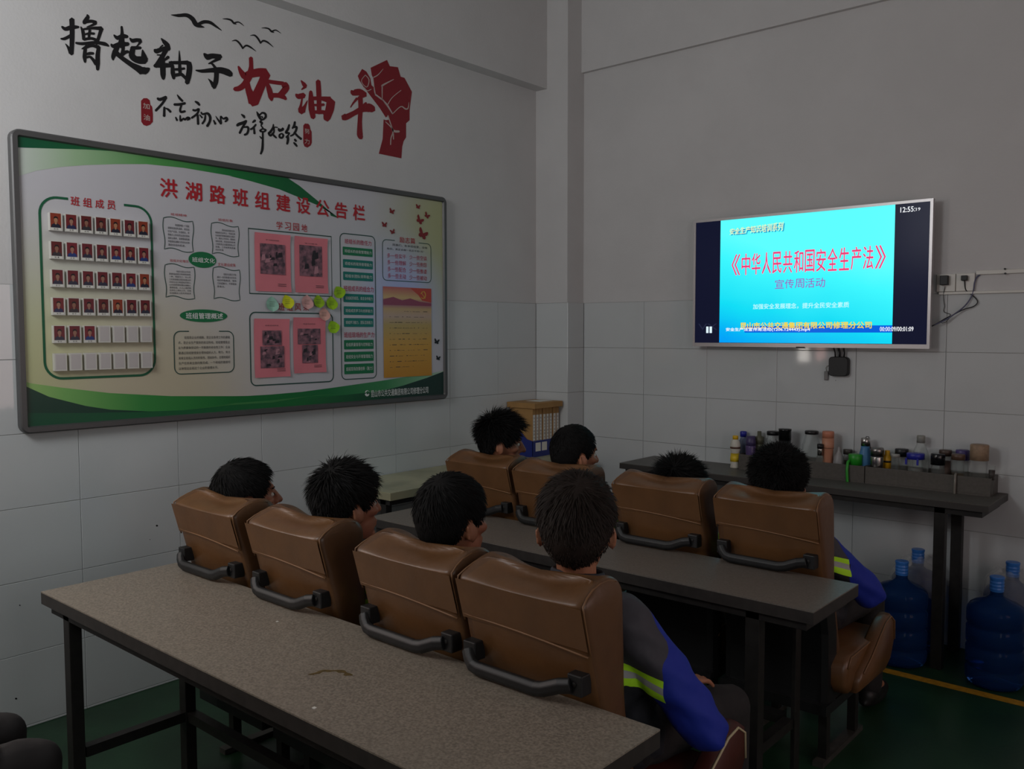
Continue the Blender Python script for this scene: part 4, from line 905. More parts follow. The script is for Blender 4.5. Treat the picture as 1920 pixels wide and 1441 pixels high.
# black strap hanging from the frame of the leftmost seats, seen under the foreground table
q0 = at('y', -2.62, 428, 1290); q1 = at('y', -2.62, 470, 1378)
st_ = thing('seat_strap', 'black strap dangling under the leftmost seats behind the foreground table', 'strap', tuple(q0))
MB().tube([(0, 0, .04), (0, 0, 0), ((q1-q0)[0]*.45, 0, (q1-q0)[2]*.5), ((q1-q0)[0], 0, (q1-q0)[2])], .011, 6).build('webbing', BLKP, st_, smooth=True)
MB().box(-.014, .014, -.006, .006, -.05, .02).build('buckle', BLKP, st_, bevel=.002).location = ((q1-q0)[0], 0, (q1-q0)[2])

# ================================================================== PEOPLE
def cap(mb, A, ra, B, rb, n=12, k=5, flat=None):
    """closed tapered capsule"""
    A = np.array(A, float); B = np.array(B, float); t = B-A; L = np.linalg.norm(t)+1e-9; t /= L
    a = np.array([0, 0, 1.]) if abs(t[2]) < .9 else np.array([1., 0, 0]); x = np.cross(a, t); x /= np.linalg.norm(x); y = np.cross(t, x)
    rings = [(-ra*cos(pi/2*i/k), ra*sin(pi/2*i/k)) for i in range(1, k+1)]+[(L+rb*sin(pi/2*i/k), rb*cos(pi/2*i/k)) for i in range(0, k)]
    vs = [A-t*ra]
    for h, r in rings:
        for j in range(n): q = 2*pi*j/n; vs.append(A+t*h+r*(cos(q)*x+sin(q)*y))
    vs.append(B+t*rb); m = len(rings); fs = [(0, 1+(j+1) % n, 1+j) for j in range(n)]
    for i in range(m-1):
        for j in range(n): p = 1+i*n+j; q = 1+i*n+(j+1) % n; fs.append((p, q, q+n, p+n))
    e = len(vs)-1; fs += [(e, 1+(m-1)*n+j, 1+(m-1)*n+(j+1) % n) for j in range(n)]
    mb.add(vs, fs)
def ell(mb, c, ax, n=18, k=10, R=None):
    vs = [(0, 0, -1)]; fs = []
    for i in range(1, k):
        th = -pi/2+pi*i/k
        for j in range(n): q = 2*pi*j/n; vs.append((cos(th)*cos(q), cos(th)*sin(q), sin(th)))
    vs.append((0, 0, 1)); fs += [(0, 1+(j+1) % n, 1+j) for j in range(n)]
    for i in range(k-2):
        for j in range(n): p = 1+i*n+j; q = 1+i*n+(j+1) % n; fs.append((p, q, q+n, p+n))
    e = len(vs)-1; fs += [(e, 1+(k-2)*n+j, 1+(k-2)*n+(j+1) % n) for j in range(n)]
    V = np.array(vs)*np.array(ax)
    if R is not None: V = V @ np.array(R).T
    mb.add(V+np.array(c), fs)
def fuse(mb, voxel, smooth=2, dec=.5, disp=None):
    me = mb.mesh('fuse', []); o = bpy.data.objects.new('fuse', me); COL.objects.link(o)
    r = o.modifiers.new('r', 'REMESH'); r.mode = 'VOXEL'; r.voxel_size = voxel
    if smooth: sm_ = o.modifiers.new('s', 'SMOOTH'); sm_.factor = .5; sm_.iterations = smooth
    if dec < 1: d = o.modifiers.new('d', 'DECIMATE'); d.ratio = dec
    bpy.context.view_layer.update()
    out = bpy.data.meshes.new_from_object(o.evaluated_get(bpy.context.evaluated_depsgraph_get()))
    bpy.data.objects.remove(o); bpy.data.meshes.remove(me)
    if disp is not None:
        co = np.empty(len(out.vertices)*3); out.vertices.foreach_get('co', co); co = co.reshape(-1, 3)
        no = np.empty(len(out.vertices)*3); out.vertices.foreach_get('normal', no); no = no.reshape(-1, 3)
        out.vertices.foreach_set('co', (co+no*disp(co)[:, None]).ravel()); out.update()
    out.polygons.foreach_set('use_smooth', [True]*len(out.polygons)); return out
def rotm(yaw, pitch, roll=0): return np.array((Matrix.Rotation(yaw, 3, 'Z') @ Matrix.Rotation(pitch, 3, 'X') @ Matrix.Rotation(roll, 3, 'Y')))

def jacket_mat():
    m = bpy.data.materials.new('work_jacket'); m.use_nodes = True; nt = m.node_tree; b = nt.nodes['Principled BSDF']; b.inputs['Roughness'].default_value = .75
    tc = nt.nodes.new('ShaderNodeTexCoord'); sp = nt.nodes.new('ShaderNodeSeparateXYZ'); nt.links.new(tc.outputs['Object'], sp.inputs[0])
    def mth(op, a, bb, c=None):
        n = nt.nodes.new('ShaderNodeMath'); n.operation = op
        for i, v in enumerate((a, bb, c)):
            if v is None: continue
            if isinstance(v, (int, float)): n.inputs[i].default_value = v
            else: nt.links.new(v, n.inputs[i])
        return n.outputs[0]
    X, Y, Z = sp.outputs[0], sp.outputs[1], sp.outputs[2]
    ax = mth('ABSOLUTE', X, None)
    back = mth('LESS_THAN', mth('ADD', Y, mth('MULTIPLY', ax, .1)), -.065)            # rear half of the torso
    inx = mth('LESS_THAN', ax, .252)
    panel = mth('MULTIPLY', back, inx)
    # upper grey yoke, then a lime / grey / lime tape, blue below, blue sleeves
    s = mth('ADD', Z, mth('MULTIPLY', ax, .35))
    yoke = mth('MULTIPLY', panel, mth('GREATER_THAN', s, .845))
    tape = mth('MULTIPLY', panel, mth('MULTIPLY', mth('GREATER_THAN', s, .785), mth('LESS_THAN', s, .845)))
    mid = mth('MULTIPLY', tape, mth('MULTIPLY', mth('GREATER_THAN', s, .808), mth('LESS_THAN', s, .827)))
    low = mth('MULTIPLY', mth('MULTIPLY', mth('LESS_THAN', Y, .08), mth('LESS_THAN', ax, .222)), mth('LESS_THAN', s, .83))
    prev = None; cols = [(None, (16, 40, 150)), (yoke, (62, 60, 66)), (low, (30, 30, 36)), (tape, (190, 250, 40)), (mid, (170, 170, 168))]
    cur = (*lin(cols[0][1]), 1)
    for mask, c in cols[1:]:
        mx = nt.nodes.new('ShaderNodeMix'); mx.data_type = 'RGBA'; nt.links.new(mask, mx.inputs[0])
        if isinstance(cur, tuple): mx.inputs[6].default_value = cur
        else: nt.links.new(cur, mx.inputs[6])
        mx.inputs[7].default_value = (*lin(c), 1); cur = mx.outputs[2]
    nt.links.new(cur, b.inputs['Base Color'])
    n = nt.nodes.new('ShaderNodeTexNoise'); n.inputs['Scale'].default_value = 14; nt.links.new(tc.outputs['Object'], n.inputs['Vector'])
    bp = nt.nodes.new('ShaderNodeBump'); bp.inputs['Strength'].default_value = .25; bp.inputs['Distance'].default_value = .02; nt.links.new(n.outputs['Fac'], bp.inputs['Height']); nt.links.new(bp.outputs[0], b.inputs['Normal'])
    return m
JACK = jacket_mat(); DKJ = mat('dark_jacket', (40, 38, 42), .8, bump=.2, bscale=14); COLLAR = mat('dark_grey_collar', (50, 52, 60), .8)

CR_C = np.array([0, -.008, .018]); CR_A = np.array([.080, .099, .108])
def hairline(phi):
    """lowest z' (on the unit cranium) that carries hair; phi = angle from the face direction"""
    d = np.degrees(np.abs(phi))
    return np.interp(d, [0, 25, 42, 52, 62, 74, 84, 98, 108, 130, 180], [.50, .52, .42, .18, -.10, -.30, .02, .04, -.45, -.72, -.84])
def make_hair(parent, hp, Rh, st, scale):
    lift, L, spike, mess, N, mt, flat = st['lift'], st['len'], st['spike'], st['mess'], st.get('n', 6500), st.get('mat', HAIR), st.get('flat', 0)
    nu, nv = 56, 34; vs = []; fs = []
    def surf(ph, zz, t):
        c = math.sqrt(max(0, 1-zz*zz)); return CR_C+(CR_A+t)*np.array([sin(ph)*c, cos(ph)*c, zz])
    for j in range(nv+1):
        for i in range(nu):
            ph = -pi+2*pi*i/nu; hl = float(hairline(ph)); s = j/nv; zz = sin(radians(-0)) if False else math.sin(math.asin(max(-1, hl))*(1-s)+pi/2*s)
            fade = min(1, s*5); bump_ = .004*sin(ph*7+s*9)*sin(s*13+ph*3)*mess*2
            t = (lift*float(np.interp(zz, [-.6, 0, .35, .7], [.2, .38, .75, 1]))+bump_)*fade-.004*(1-fade)
            vs.append(surf(ph, zz, t))
    for j in range(nv):
        for i in range(nu): a = j*nu+i; b = j*nu+(i+1) % nu; fs.append((a, b, b+nu, a+nu))
    # strands
    r = rng; zz = r.uniform(-.85, 1, N*3); ph = r.uniform(-pi, pi, N*3); ok = zz > hairline(ph)+.09; zz = zz[ok][:N]; ph = ph[ok][:N]; n = len(zz)
    c = np.sqrt(1-zz**2); d = np.stack([np.sin(ph)*c, np.cos(ph)*c, zz], 1)
    root = CR_C+(CR_A+(lift*np.interp(zz, [-.6, 0, .35, .7], [.2, .38, .75, 1]))[:, None]*.85)*d; nrm = d/CR_A; nrm /= np.linalg.norm(nrm, axis=1)[:, None]
    crown = np.array([.015, -.075, .10]); fl = root-crown; fl += np.array([0, 0, -.06]); fl -= nrm*(fl*nrm).sum(1)[:, None]; fl /= np.linalg.norm(fl, axis=1)[:, None]+1e-6
    swirl = np.cross(nrm, fl)
    nz = r.normal(0, 1, (n, 3))*mess
    topw = np.clip(zz+.4, .22, 1)[:, None]
    d0 = nrm*spike*topw+fl+swirl*.35+nz; d0 /= np.linalg.norm(d0, axis=1)[:, None]
    ln = (L*(.6+.6*r.random(n)))[:, None]*topw
    P = [root]; dd = d0
    for k in range(3):
        P.append(P[-1]+dd*ln/3); dd = dd+fl*.35+np.array([0, 0, -.22])*(1-min(1, spike)); dd /= np.linalg.norm(dd, axis=1)[:, None]
    side = np.cross(d0, nrm+r.normal(0, .3, (n, 3))); side /= np.linalg.norm(side, axis=1)[:, None]+1e-6
    W_ = [.0016, .0015, .001, .0001]; base = len(vs); V = []
    for k in range(4): V += [P[k]+side*W_[k], P[k]-side*W_[k]]
    V = np.stack(V, 1).reshape(-1, 3)
    F = []
    for i in range(n):
        o = base+i*8
        for k in range(3): F.append((o+2*k, o+2*k+1, o+2*k+3, o+2*k+2))
    allv = np.vstack([np.array(vs), V])
    # ears stay free
    allv = (allv*scale) @ Rh.T+hp
    m = MB(); m.v = [tuple(p) for p in allv]; m.f = fs+F; m.mi = [0]*len(m.f)
    return m.build('hair', mt, parent, smooth=True)

def person(label, x, y, head, yaw, pitch, hair, elbowR=.24, kz=.50, elbowL=.20, roll=0, jacket=None, hscale=1.05, knee=.12, z_el=.70, rz=0, grp='people in blue work jackets watching the television', foot=0.0, lean_=0.0):
    """seated figure; x, y = pelvis on the floor plane, head = world position of the head centre"""
    t = thing('person', label, 'person', (x, y, 0), rz, grp)
    hp = np.array(head)-np.array([x, y, 0]); Rh = rotm(yaw, pitch, roll); H = lambda p: tuple(np.array(p)*hscale @ Rh.T+hp)
    nb = np.array([hp[0]*.75, hp[1]+.005, hp[2]-.165]); sz = nb[2]-.035; sy = nb[1]+.01; cx = hp[0]*.6
    ch = np.array([cx*.8, (sy)*.8, sz-.14]); pe = np.array([0, 0, .53])
    def torso(m, g):
        cap(m, (cx-.125, sy, sz-.005), .058+g, (cx+.125, sy, sz-.005), .058+g)
        cap(m, (cx-.04, sy, sz+.03), .048+g, (cx+.04, sy, sz+.03), .048+g)
        ell(m, ch, (.168+g, .115+g, .19+g)); ell(m, (ch+pe)/2+np.array([0, .015, -.02]), (.155+g, .118+g, .17+g)); ell(m, pe+np.array([0, 0, .0]), (.172+g, .13+g, .10+g))
    sh = {s: np.array([cx+s*.155, sy, sz-.02]) for s in (-1, 1)}
    el = {1: np.array([cx+elbowR, sy+.12, z_el]), -1: np.array([cx-elbowL, sy+.12, z_el])}
    wr = {s: np.array([s*.12, .20, .62]) for s in (-1, 1)}
    kn = {s: np.array([s*knee, .43, kz]) for s in (-1, 1)}; an = {s: np.array([s*knee, .46+foot, .10]) for s in (-1, 1)}
    hipj = {s: np.array([s*.085, .03, .52]) for s in (-1, 1)}
    # --- body: one continuous surface
    m = MB(); torso(m, -.012)
    cap(m, nb-np.array([0, 0, .03]), .052, H((0, -.018, -.06)), .053)
    ell(m, H((0, -.008, .018)), tuple(np.array([.077, .096, .103])*hscale), 24, 14, Rh); ell(m, H((0, .028, -.052)), tuple(np.array([.058, .060, .064])*hscale), 18, 10, Rh)
    cap(m, H((-.012, .070, -.093)), .018, H((.012, .070, -.093)), .018); cap(m, H((0, .088, .018)), .009, H((0, .108, -.022)), .0135); cap(m, H((-.012, .094, -.026)), .009, H((.012, .094, -.026)), .009)
    cap(m, H((-.034, .078, .034)), .012, H((.034, .078, .034)), .012); cap(m, H((-.02, .084, -.052)), .0085, H((.02, .084, -.052)), .0085); cap(m, H((-.018, .083, -.064)), .0085, H((.018, .083, -.064)), .0085)
    for s in (-1, 1):
        ell(m, H((s*.046, .058, -.012)), (.022, .026, .02), 12, 8, Rh)
        Re = Rh @ rotm(-s*.45, .15); ell(m, H((s*.085, -.010, -.008)), (.0085, .021, .033), 14, 10, Re); cap(m, H((s*.092, -.028, .012)), .0045, H((s*.092, -.022, -.026)), .0045)
        cap(m, sh[s], .046, el[s], .038); cap(m, el[s], .038, wr[s], .026)
        # hand resting on the thigh: palm, four fingers of unequal length, thumb from the side
        fwd = np.array([0, 1, 0]) if True else 0; p0 = wr[s]; pc = p0+np.array([0, .045, -.012])
        ell(m, pc, (.036, .05, .014)); cap(m, p0, .024, pc, .022)
        for q, (dx, ln) in enumerate(((-.028, .066), (-.010, .078), (.009, .073), (.027, .058))):
            b0 = pc+np.array([s*dx*1, .035, .0]); b1 = b0+np.array([s*dx*.15, ln*.5, -.008]); b2 = b1+np.array([s*dx*.1, ln*.42, -.022])
            cap(m, b0, .0085, b1, .0082, 8, 3); cap(m, b1, .0082, b2, .007, 8, 3)
        th0 = pc+np.array([-s*.028, -.01, 0]); th1 = th0+np.array([-s*.028, .03, -.006]); th2 = th1+np.array([-s*.004, .028, -.01]); cap(m, th0, .012, th1, .010, 8, 3); cap(m, th1, .010, th2, .008, 8, 3)
        cap(m, hipj[s], .075, kn[s], .05); cap(m, kn[s], .048, an[s], .034); cap(m, an[s], .034, an[s]+np.array([0, .13, -.05]), .03)
    link('body', fuse(m, .0062, 2, .42), t).data.materials.append(SKIN)
    # --- jacket
    m = MB(); torso(m, .012)
    for s in (-1, 1):
        cap(m, sh[s], .064, (sh[s]+el[s])/2, .066); cap(m, (sh[s]+el[s])/2, .066, el[s], .060); cap(m, el[s], .060, wr[s]-np.array([0, .03, 0]), .038)
    def disp(co): return .0035*np.sin(co[:, 2]*55+co[:, 0]*20+x*9)*np.sin(co[:, 1]*40+co[:, 0]*31)+.003*np.sin(co[:, 2]*90+co[:, 1]*60)
    jm = fuse(m, .011, 3, .6, disp); jo = link('jacket', jm, t); jm.materials.append(jacket or JACK)
    c_ = MB(); prof = [(.074, -.050), (.076, -.010), (.071, .026), (.067, .030), (.064, .022), (.060, -.02)]; c_.lathe(prof, (0, 0, 0), 20, close=False)
    co = c_.build('collar', COLLAR, t, smooth=True); co.location = tuple(nb+np.array([0, -.004, .036])); co.rotation_euler = (-.15, 0, 0)
    # --- trousers and shoes
    m = MB(); ell(m, pe, (.182, .142, .105))
    for s in (-1, 1):
        cap(m, hipj[s], .088, kn[s], .068); cap(m, kn[s], .066, an[s]+np.array([0, 0, .0]), .052)
    link('trousers', fuse(m, .013, 2, .7, lambda co: .003*np.sin(co[:, 1]*60+co[:, 0]*25)), t).data.materials.append(TROUS)
    for s in (-1, 1):
        m = MB(); a = an[s]; cap(m, (a[0], a[1]-.02, .055), .042, (a[0], a[1]+.15, .040), .036); ell(m, (a[0], a[1]+.06, .03), (.045, .135, .028)); sh_ = link('shoe', fuse(m, .009, 1, .6), t); sh_.data.materials.append(SHOE)
    m = MB()
    for s in (-1, 1): pass
    for s in (-1, 1):
        m = MB(); ell(m, H((s*.030, .0755, .006)), (.0112, .0112, .0095), 10, 8); ell(m, H((s*.030, .0845, .006)), (.0056, .0035, .0056), 8, 6); m.mi = [0]*80+[1]*(len(m.f)-80); m.build('eye', [EYEW, HAIR], t, smooth=True)
    for s in (-1, 1): m = MB(); cap(m, H((s*.016, .091, .028)), .004, H((s*.048, .080, .030)), .003, 6, 2); m.build('eyebrow', HAIR, t, smooth=True)
    make_hair(t, hp, Rh, hair, hscale); return t
def hd(px_, py_, y): q = at('y', y, px_, py_); return (q[0], y, q[2])
HS = dict(smooth=dict(lift=.017, len=.035, spike=.12, mess=.10), messy=dict(lift=.019, len=.045, spike=.45, mess=.28), spiky=dict(lift=.020, len=.058, spike=.95, mess=.35), bushy=dict(lift=.034, len=.034, spike=1.1, mess=.7, n=8000), short=dict(lift=.014, len=.024, spike=.15, mess=.12), brown=dict(lift=.021, len=.038, spike=.2, mess=.2, mat=HAIR2))
def face(head, tgt): return math.atan2(-(tgt[0]-head[0]), tgt[1]-head[1])
TVC = (1.83, .1)
Y2, Y1 = -2.80, -1.40
h = hd(464, 935, Y2); person('person with smooth black hair seen in profile, seated beside the left wall', .965, -2.67, h, face(h, TVC)-.05, .10, HS['smooth'], elbowR=.18, hscale=1.10)
h = hd(651, 951, Y2); person('person with tousled black hair and right ear showing, second from left in near row', 1.455, -2.67, h, face(h, TVC)-.05, .04, HS['messy'], elbowR=.20, elbowL=.18, hscale=1.08)
h = hd(849, 981, Y2); person('person with flat black hair, third from left in the near row', 2.015, -2.67, h, face(h, TVC)-.12, .02, HS['smooth'], elbowR=.15, elbowL=.23, hscale=1.08)
h = hd(1081, 997, Y2); person('person with brownish crown whorl and both ears showing, nearest the camera', 2.437, -2.67, h, .56, .05, HS['brown'], elbowR=.305, elbowL=.145, hscale=1.10, z_el=.615, knee=.15, kz=.485)
h = hd(940, 833, Y1); person('person with very spiky black hair and face in profile, in front of the binders', .975, -1.29, h, face(h, TVC)-.25, -.05, HS['spiky'], elbowR=.155, hscale=1.05)
h = hd(1078, 856, Y1); person('person with short flat-topped black hair, second from left in the front row', 1.413, -1.29, h, face(h, TVC)-.1, .0, HS['short'], elbowR=.2, elbowL=.155, hscale=1.08)
h = hd(1274, 926, Y1); person('person sunk low so only a black tuft shows above the front row seat', 1.955, -1.29, h, face(h, TVC), .1, HS['spiky'], elbowR=.165, hscale=1.02, z_el=.66)
h = hd(1460, 916, Y1); person('person with bushy black hair in the rightmost front row seat', 2.42, -1.29, h, .30, .08, HS['bushy'], elbowR=.285, elbowL=.165, hscale=1.06, z_el=.63)
h = (1.28, -4.33, 1.14); person('person at the left frame edge, only dark trouser knees in view', 1.28, -4.20, h, -.1, .0, HS['short'], jacket=DKJ, grp=None)
o = copy_tree(seatC); o.location = (1.28, -4.62, 0); o['label'] = 'bus seat of the rear row under the person whose knees show at lower left'

# ================================================================== WATER BOTTLES
WB = glassy('blue_bottle_plastic', (44, 90, 156), alpha=1.0, rough=.05, ior=1.12, trans=.75)
CAPB = mat('blue_cap', (52, 116, 196), .35)
BAG = glassy('clear_plastic_bag', (210, 214, 214), alpha=.30, rough=.2, ior=1.1, trans=.3)
def water_bottle(label, x, y, h=.5, bag=False, capc=None):
    t = thing('water_bottle', label, 'water bottle', (x, y, 0), group='blue water cooler bottles on the floor')
    R = .122; k = (h-.09)/.40
    pr = [(.0, .012), (.085, .0), (.110, .006), (.120, .025), (R, .05), (R, .07), (.117, .078), (.117, .088), (R, .096), (R, .165), (.117, .172), (.117, .182), (R, .19), (R, .255), (.117, .262), (.117, .272), (R, .28), (R, .325), (.119, .342), (.109, .358), (.090, .371), (.064, .382), (.042, .391), (.030, .402)]
    m = MB(); m.lathe([(r, z*k) for r, z in pr], (0, 0, 0), 36, close=False)
    o = m.build('bottle_body', WB, t, smooth=True)
    nz = .402*k; m = MB(); pr2 = [(.030, nz-.004), (.0275, nz+.01), (.0275, nz+.03)]; m.lathe(pr2, (0,0,0), 20, close=False); m.build('neck', WB, t, smooth=True)
    pr3 = [(.0285, nz+.02)]+[(.0285+.0018*((i % 2)), nz+.024+i*.0075) for i in range(8)]+[(.0315, nz+.085), (.0315, h-.004), (.029, h)]
    MB().lathe(pr3, (0, 0, 0), 24).build('cap', CAPB, t, smooth=False)
    if bag:
        r = random.Random(int(x*100)); m = MB(); n = 26; vs = []; rows_ = [(.040, h-.045), (.070, h-.070), (.112, h-.10), (.127, h-.15), (.127, h-.22)]
        for rr_, zz_ in rows_:
            for i in range(n): a = 2*pi*i/n; q = rr_+r.uniform(-.003, .007 if rr_ > .1 else .03); vs.append((q*cos(a), q*sin(a), zz_+r.uniform(-.012, .02)))
        m.add(vs, [(j*n+i, j*n+(i+1) % n, (j+1)*n+(i+1) % n, (j+1)*n+i) for j in range(4) for i in range(n)]); m.build('plastic_bag', BAG, t)
    return t
water_bottle('blue water bottle left of the counter leg, bare topped, nearest the seats', 2.478, -.205, .5)
water_bottle('bag-wrapped blue water bottle standing behind the left bare one', 2.480, .048, .51, bag=True)
water_bottle('blue water bottle at the right frame edge, bare topped, in front', 2.893, -.205, .5)
water_bottle('bag-wrapped blue water bottle against the wall at the right frame edge', 2.905, .057, .515, bag=True)

# ================================================================== TRAYS AND CUPS ON THE COUNTER
CZ = .822
def tray(x0, x1, label):
    t = thing('tray', label, 'tray', ((x0+x1)/2, .10, CZ), group='grey laminate trays on the counter')
    hx = (x1-x0)/2; y0, y1 = -.082, .074
    MB().box(-hx, hx, y0, y1, 0, .008).build('bottom', DLAM, t)
    MB().box(-hx, hx, y0, y0+.006, .008, .088).build('front_panel', DLAM, t, bevel=.001); MB().box(-hx, hx, y1-.006, y1, .008, .088).build('rear_panel', DLAM, t)
    for sx in (-1, 1): MB().box(min(sx*hx, sx*(hx-.006)), max(sx*hx, sx*(hx-.006)), y0+.006, y1-.006, .008, .088).build('end_panel', DLAM, t)
    return t
xm = at('y', .018, 1621, 890)[0]
xl = at('y', .018, 1385, 860)[0]
tray(xl, xm-.002, 'left grey tray on the counter, with the green-lidded cup at its end')
tray(xm+.002, 2.806, 'right grey tray on the counter, with the steel flask and lidded jars')
GL = glassy('clear_glass', (228, 236, 232), alpha=.42, rough=.04, ior=1.25, trans=.9)
def gz(px_, py_, y): q = at('y', y, px_, py_); return q[0], q[2]
def wide(px_, w, y): return (at('y', y, px_+w/2, 850)[0]-at('y', y, px_-w/2, 850)[0])/2*.93
def cup(name, label, cat, px_, top, w, y, parts, base=None, grp='cups, jars and bottles on the counter'):
    """parts: (name, material, profile in fractions of radius and height)"""
    if base is None: rr = wide(px_, w, y); y = max(.0265+rr, min(y, .166-rr))
    x, zt_ = gz(px_, top, y); zb = CZ+.0085 if base is None else base; r = wide(px_, w, y); h = zt_-zb
    t = thing(name, label, cat, (x, y, zb), group=grp)
    for nm, mt, pr in parts:
        MB().lathe([(a*r, b*h) for a, b in pr], (0, 0, 0), 22, close=mt.name not in ('clear_glass',)).build(nm, mt, t, smooth=True)
    return t, r, h
def lidmat(rgb, r=.4): return mat('lid_%d_%d_%d' % rgb, rgb, r)
def jar(name, label, px_, top, w, y, lid, lh=.16, lw=1.0, bw=.92, shoulder=False, fill=None, cat='jar', neck=.6):
    b = [(0, .0), (bw, .0), (bw, .03), (bw, 1-lh-.12), (bw*.97, 1-lh-.05), (lw*.86, 1-lh), (lw*.86, 1-lh*.4)]
    if shoulder: b = [(0, 0), (bw*.9, 0), (bw, .06), (bw, .5), (bw*.93, .66), (neck*1.05, 1-lh-.05), (neck, 1-lh), (neck, 1-lh*.4)]
    l = [(lw if not shoulder else neck*1.12, 1-lh), (lw if not shoulder else neck*1.12, .985), ((lw if not shoulder else neck*1.12)*.93, 1.0), (0, 1.0)]
    ps = [('glass_body', GL, b), ('lid', lid, l)]
    if fill: ps.insert(1, ('contents', fill[0], [(0, .02), (bw*.9, .02), (bw*.9, fill[1]), (0, fill[1])]))
    return cup(name, label, cat, px_, top, w, y, ps)
YC = .095
x, zt_ = gz(1379, 816, -.01)
t, r, h = cup('drink_bottle', 'yellow and white drink bottle with a yellow cap, left of the trays', 'bottle', 1379, 816, 19, .05, [('body', mat('milky_bottle', (206, 202, 188), .35), [(0,0),(.9,0),(.95,.03),(.85,.12),(.95,.3),(.8,.48),(.98,.55),(1,.72),(.8,.83),(.5,.88),(.48,.90)]), ('cap', lidmat((222,176,20)), [(.55,.885),(.55,.99),(.45,1.0),(0,1.0)]), ('label_band', lidmat((222,190,40)), [(.93,.2),(.97,.3),(.84,.46),(.84,.30),(.93,.2)]), ('print_band', lidmat((90,62,50)), [(1.0,.60),(1.01,.63),(1.01,.655),(1.0,.66)])], base=CZ+.0008)
BLUEL = lidmat((34, 40, 150)); BLK = lidmat((22, 22, 24)); 
cup('water_bottle_small', 'pale blue bottle with a dark blue cap, behind the yellow-capped bottle', 'bottle', 1394, 808, 17, .14, [('body', mat('pale_blue_plastic', (120,132,160), .3), [(0,0),(1,0),(1,.62),(.9,.72),(.62,.80),(.6,.86)]), ('cap', BLUEL, [(.72,.84),(.74,.98),(.6,1),(0,1)])])
cup('plastic_cup', 'purple cup with a dark violet lid, beside the blue-capped bottle', 'cup', 1408, 817, 19, .075, [('body', mat('purple_plastic', (82,66,112), .3), [(0,0),(.85,0),(.95,.3),(1,.66),(.92,.72)]), ('lid', lidmat((66,56,96)), [(.98,.70),(1,.84),(.9,.88),(.88,1),(0,1)])])
cup('bottle', 'olive grey bottle with a stepped grey lid, left of the round black-lidded jar', 'bottle', 1424, 808, 18, .13, [('body', mat('olive_plastic', (96,98,80), .3), [(0,0),(.85,0),(.85,.6),(.8,.66)]), ('lid', lidmat((92,92,74)), [(1,.66),(1,.84),(.45,.87),(.42,1),(0,1)])])
jar('glass_jar', 'large round glass jar with a flat black lid, behind the bushy-haired head', 1450, 808, 33, .125, BLK, .10, .72, .98, True, neck=.66)
cup('tumbler', 'tall black tumbler with a flip lid, standing highest on the counter', 'tumbler', 1472, 803.5, 34, .07, [('body', lidmat((24,24,26), .3), [(0,0),(.9,0),(1,.1),(1,.42),(.92,.52),(.68,.56),(.66,.74)]), ('lid', lidmat((14,14,16), .25), [(.70,.74),(.68,.95),(.72,.96),(.72,1),(0,1)])])
t, r, h = jar('glass_jar', 'tall glass jar with a slanted black lid, left of the peach tumbler', 1522, 807, 40, .125, BLK, .08, .6, .98, True, neck=.58)
cup('glass_flask', 'small glass flask with a shiny chrome collar, in front of the slanted-lid jar', 'bottle', 1538, 832, 16, .05, [('glass_body', GL, [(0,0),(1,0),(1,.5),(.8,.6),(.6,.66)]), ('collar', CHROME, [(.65,.64),(.65,.84),(.6,.86)]), ('lid', BLK, [(.75,.86),(.75,1),(0,1)])])
cup('tumbler', 'peach coloured tumbler with a thin cord, centre of the left tray', 'tumbler', 1553, 808, 23, .09, [('body', mat('peach_plastic', (190,132,104), .45), [(0,0),(.8,0),(.85,.1),(.92,.6),(1,.62),(1,.85)]), ('lid', mat('peach_lid', (196,126,98), .4), [(1,.85),(1,.97),(.92,1),(0,1)]), ('cord', BLK, [(.97,.615),(1.0,.62),(1.0,.632),(.97,.635)])])
cup('spray_bottle', 'milky tapered bottle with a blue base, right of the peach tumbler', 'bottle', 1573, 838, 22, .08, [('body', mat('milky_plastic', (150,148,148), .4), [(.98,.22),(1,.5),(.8,.7),(.25,.88),(.2,1),(0,1)]), ('base', lidmat((34,66,140)), [(0,0),(1,0),(1,.22),(0,.22)])])
jar('glass_jar', 'small dim jar with a grey lid, behind the green-lidded cup', 1590, 842, 18, .14, lidmat((66,62,58)), .18)
t, r, h = jar('handled_cup', 'cup with a bright green lid and long green handle over the tray front', 1604, 851, 27, .055, lidmat((36,150,38)), .42, 1.0, .92, cat='cup')
MB().tube([(-r*.5, -r*.85, h*.78), (-r*.65, -r-.012, h*.70), (-r*.65, -r-.022, h*.40), (-r*.55, -r-.022, h*-.05), (-r*.3, -r-.020, h*-.2)], .0075, 8).build('handle', lidmat((36,150,38)), t, smooth=True)
t, r, h = cup('vacuum_bottle', 'sky blue bottle with a steel neck and loop, left of the steel flask', 'bottle', 1623, 818, 25, .10, [('body', mat('sky_blue_paint', (74,128,176), .4), [(0,0),(.95,0),(.95,.45),(.9,.6),(.72,.72),(.68,.78)]), ('neck_cap', CHROME, [(.7,.78),(.72,.96),(.6,.97),(0,.97)])])
MB().tube([(r*.05, 0, h*.965), (r*.1, 0, h*1.0), (r*.5, 0, h*1.0), (r*.62, 0, h*.93), (r*.85, -.002, h*.72)], .0022, 6).build('strap', BLK, t)
cup('steel_flask', 'brushed steel flask with a grooved lid, right of the sky blue bottle', 'flask', 1645, 838.5, 27, .045, [('body', CHROME, [(0,0),(1,0),(1,.72),(.97,.74)]), ('groove', BLK, [(.94,.735),(.94,.775)]), ('lid', mat('brushed_steel_lid', (150,146,142), .3, metal=1), [(1,.775),(1,.93),(.9,1),(0,1)])])
